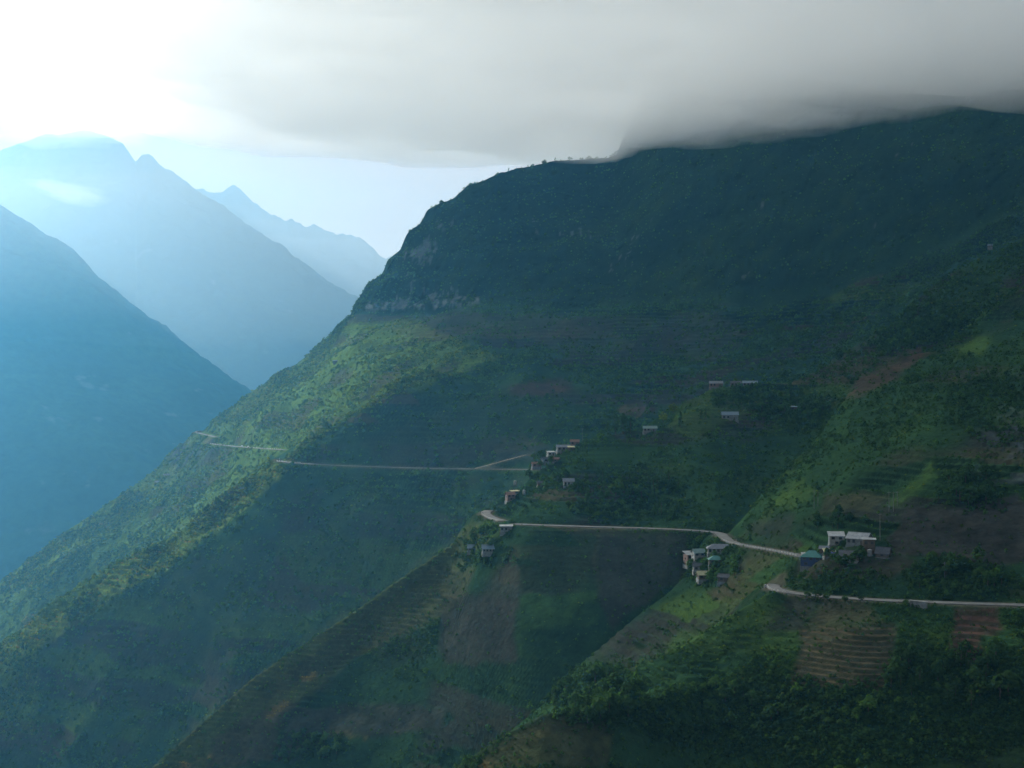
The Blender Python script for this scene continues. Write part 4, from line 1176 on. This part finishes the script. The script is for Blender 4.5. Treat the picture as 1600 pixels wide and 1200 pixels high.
# vehicles on the farthest road
def van(p, a, label):
    r = empty('van', p, a); tag(r, label, 'van', None)
    b = MB()
    b.poly([(-2.6, -0.95, 0.5), (2.5, -0.95, 0.5), (2.5, 0.95, 0.5), (-2.6, 0.95, 0.5)])
    prof = [(-2.6, 0.5), (2.55, 0.5), (2.6, 1.15), (1.75, 1.35), (1.15, 2.25), (-2.45, 2.3), (-2.6, 1.2)]
    i0 = len(b.v)
    for y in (-0.95, 0.95): b.v += [(x, y * (0.88 if z > 2 else 1), z) for x, z in prof]
    n = len(prof)
    b.f += [tuple(range(i0 + n - 1, i0 - 1, -1)), tuple(range(i0 + n, i0 + 2 * n))]
    b.f += [(i0 + k, i0 + (k + 1) % n, i0 + n + (k + 1) % n, i0 + n + k) for k in range(n)]
    b.build('body', M['vanpaint'], r)
    MB().poly([(1.78, -0.8, 1.38), (1.78, 0.8, 1.38), (1.22, 0.75, 2.2), (1.22, -0.75, 2.2)], 0.02).build('windscreen', M['glass'], r)
    for sy in (-1, 1):
        MB().box((-0.5, sy * 0.93, 1.75), (2.9, 0.06, 0.55)).build('side_window', M['glass'], r)
        for x in (-1.7, 1.6):
            w_ = MB().tube((x, sy * 0.98, 0.38), (x, sy * 0.72, 0.38), 0.38, 0.38, 14).build('wheel', M['rubber'], r)
            MB().tube((x, sy * 0.74, 0.38), (x, sy * 1.0, 0.38), 0.2, 0.2, 10).build('rim', M['pale'], w_)
W = RL[4]; Lr = rlen(W)
for u, label in ((0.56, 'white van driving ahead on the farthest road'), (0.47, 'white van following on the farthest road')):
    p, a = next(iter(along(W, 1e6, Lr * u, Lr)))
    van((p[0], p[1], p[2] + 0.24), a, label)

# poles
def pole(px, py, h, label, group, lo='foot', hi='s2'):
    p = hit(px, py, seg_names.index(lo), seg_names.index(hi) + 0.05)
    r = empty('power_pole', p, 0.3); tag(r, label, 'power pole', group)
    MB().tube((0, 0, -0.5), (0, 0, h), 0.16, 0.10, 8).build('mast', M['stonewall'], r)
    MB().box((0, 0, h - 0.5), (1.6, 0.12, 0.12)).build('crossarm', M['stonewall'], r)
    for k in (-0.65, 0, 0.65):
        MB().tube((k, 0, h - 0.44), (k, 0, h - 0.18), 0.06, 0.05, 6).build('insulator', M['white'], r)
for px, py, h, label in [(1272, 795, 9.5, 'left power pole of the pair on the grassy slope'), (1278, 791, 7.5, 'right power pole of the pair on the grassy slope'),
                         (1389, 800, 9.5, 'left power pole of the three on the green bank'), (1396, 799, 9.0, 'middle power pole of the three on the green bank'),
                         (1402, 791, 7.0, 'right power pole of the three on the green bank'), (1375, 845, 12, 'lone tall power pole beside the brown slope'),
                         (904, 692, 9.0, 'left power pole on the spur-top cluster of houses'), (910, 689, 9.0, 'right power pole on the spur-top cluster of houses'),
                         (1476, 905, 7.0, 'power pole in the thicket above the lowest road')]:
    pole(px, py, h, label, 'power poles on the slopes')
# water tanks, a white post and a rag of tarpaulin
for px, py, rr, label in [(819, 772, 1.0, 'round white water tank beside the terracotta house'), (805, 757, 1.1, 'round white water tank on the spur above the terracotta house'),
                          (872, 704, 1.2, 'bright round water tank on the spur-top cluster'), (1359, 868, 1.0, 'white water tank below the wooden shed'),
                          (1196, 919, 0.45, 'small white post at the tip of the sharp bend')]:  # last entry is a white post drawn with the tank parts
    p = hit(px, py, seg_names.index('foot'), seg_names.index('s2') + 0.05)
    r = empty('water_tank', p, 0); tag(r, label, 'water tank')
    MB().tube((0, 0, 0.5), (0, 0, 0.5 + rr * 2), rr, rr, 16).build('drum', M['white'], r)
    MB().tube((0, 0, 0.5 + rr * 2), (0, 0, 0.8 + rr * 2), rr * 0.98, rr * 0.25, 16).build('lid', M['tin'], r)
    MB().box((0, 0, 0.1), (rr * 2, rr * 2, 0.8)).build('stand', M['stonewall'], r)
p = hit(1304, 870, 1, seg_names.index('s1') + 1.0)
tb = MB(); n = 7
for i in range(n):
    for j in range(n):
        tb.v.append(((i / 6 - .5) * 4.2, (j / 6 - .5) * 2.6, 1.4 + 0.5 * j / 6 + 0.25 * math.sin(i * 1.3) * math.cos(j * 1.1)))
for i in range(n - 1):
    for j in range(n - 1):
        tb.f.append((i * n + j, (i + 1) * n + j, (i + 1) * n + j + 1, i * n + j + 1))
r = empty('tarpaulin', p, 0.2); tag(r, 'purple-blue tarpaulin stretched over poles beside the dark-roofed house', 'tarpaulin')
tb.build('sheet', M['tarp'], r)
for x in (-1.9, 1.9):
    MB().tube((x, -1.2, -0.6), (x, -1.2, 1.5), 0.06, 0.05, 6).build('pole', M['wood'], r)
    MB().tube((x, 1.2, -0.6), (x, 1.2, 2.0), 0.06, 0.05, 6).build('pole', M['wood'], r)


# ------------------------------------------------------------------ clouds
def volume_material(name, density, col=(1, 1, 1), g=0.5):
    m = bpy.data.materials.new(name); m.use_nodes = True
    t = NT(m.node_tree)
    out = t.n('ShaderNodeOutputMaterial'); v = t.n('ShaderNodeVolumeScatter')
    v.inputs['Color'].default_value = (*col, 1)
    v.inputs['Density'].default_value = density
    v.inputs['Anisotropy'].default_value = g
    t.l(v.outputs[0], out.inputs['Volume'])
    try: m.cycles.homogeneous_volume = True
    except Exception: pass
    return m


def cloud_bank(name, x0, x1, y0, y1, nx, ny, bottom, top, mat, label):
    """closed, lumpy bank: two grids (underside, upper side) sewn along the rim"""
    gx, gy = np.meshgrid(np.linspace(x0, x1, nx), np.linspace(y0, y1, ny))
    b = bottom(gx, gy); tp = np.maximum(top(gx, gy), b + 0.5)
    v = np.concatenate([np.stack([gx, gy, b], -1).reshape(-1, 3), np.stack([gx, gy, tp], -1).reshape(-1, 3)])
    n = nx * ny; i = np.arange(n).reshape(ny, nx)
    f = []
    for r in range(ny - 1):
        for c in range(nx - 1):
            q = (int(i[r, c]), int(i[r, c + 1]), int(i[r + 1, c + 1]), int(i[r + 1, c]))
            f.append(q[::-1]); f.append(tuple(n + k for k in q))
    rim = [int(k) for k in np.concatenate([i[0, :], i[1:, -1], i[-1, -2::-1], i[-2:0:-1, 0]])]
    for a, b2 in zip(rim, rim[1:] + rim[:1]):
        f.append((a, b2, n + b2, n + a))
    me = bpy.data.meshes.new(name); me.from_pydata(v.tolist(), [], f); me.update()
    o = mesh_obj(name, me, mat)
    return tag(o, label, kind='stuff')


def rimfade(x, y, x0, x1, y0, y1, wx, wy):
    return sstep((x - x0) / wx) * sstep((x1 - x) / wx) * sstep((y - y0) / wy) * sstep((y1 - y) / wy)


CX0, CX1, CY0, CY1 = -1650, 2300, 1000, 3200
def cap_mid(x, y): return 470 + 0.05 * (y - 2400)
def cap_bottom(x, y):
    f = sstep((x + 1180) / 780) * sstep((2300 - x) / 400) * sstep((y - 1000) / 350) * sstep((3200 - y) / 500)
    zb = 400 - 0.10 * np.clip(x - 250, 0, 900) + 20 * fbm(x / 330, y / 330, None, 3, 501) + 11 * fbm(x / 80, y / 80, None, 3, 503)
    zb = zb + 60 * sstep((150 - x) / 900)
    return 560 + (zb - 560) * f
def cap_top(x, y):
    f = sstep((x + 1180) / 780) * sstep((2300 - x) / 400) * sstep((y - 1000) / 350) * sstep((3200 - y) / 500)
    return 562 + f * (80 + 50 * fbm(x / 400, y / 400, None, 3, 505))
cloud_bank('cloud', CX0, CX1, CY0, CY1, 170, 110, cap_bottom, cap_top, volume_material('cap_cloud_vapour', 0.0066, (1, 1, 1), 0.68),
           'low grey cloud sitting on the near mountain and hiding its top')

def mist_bottom(x, y):
    return -170 + 60 * fbm(x / 1100, y / 1100, None, 3, 511) + 330 * (1 - sstep((y - 5150) / 450)) + 330 * (1 - sstep((y - 3300) / 1800))
def mist_top(x, y): return 1060 + 90 * fbm(x / 800, y / 800, None, 3, 513) - 480 * (1 - sstep((y - 3300) / 2200))
cloud_bank('mist', -5600, 1000, 3300, 12000, 60, 70, mist_bottom, mist_top, volume_material('thin_mist', 8.5e-5, (1, 0.975, 0.93), 0.45),
           'thin white mist glowing in front of the far peaks')


def puff(px, py, d, rx, ry, rz, density, seed, label):
    c = Vector(((px - 800) / F * d, d, (600 - py) / F * d))
    bm = bmesh.new(); bmesh.ops.create_icosphere(bm, subdivisions=4, radius=1.0)
    P = np.array([v.co[:] for v in bm.verts])
    k = 1 + 0.75 * fbm(P[:, 0] * 1.6 + seed, P[:, 1] * 1.6, P[:, 2] * 1.6, 4, seed)
    for v, q in zip(bm.verts, k):
        v.co = Vector((v.co.x * rx * q, v.co.y * ry * q, v.co.z * rz * q))
    me = bpy.data.meshes.new('cloud'); bm.to_mesh(me); bm.free()
    o = mesh_obj('cloud', me, volume_material('cloud_wisp_vapour', density, (1, 1, 1), 0.4))
    o.location = c
    return tag(o, label, kind='stuff')


puff(112, 301, 7300, 150, 420, 36, 0.00055, 521, 'small bright cloud wisp hanging on the far peak')
puff(125, 205, 8150, 420, 600, 95, 0.0007, 527, 'thin cloud veil over the summit of the far peak')
puff(1040, 196, 2330, 120, 150, 26, 0.0035, 531, 'torn cloud wisp catching on the cliff edge')
puff(1190, 200, 2130, 150, 140, 22, 0.0030, 533, 'torn cloud wisp under the middle of the cap cloud')
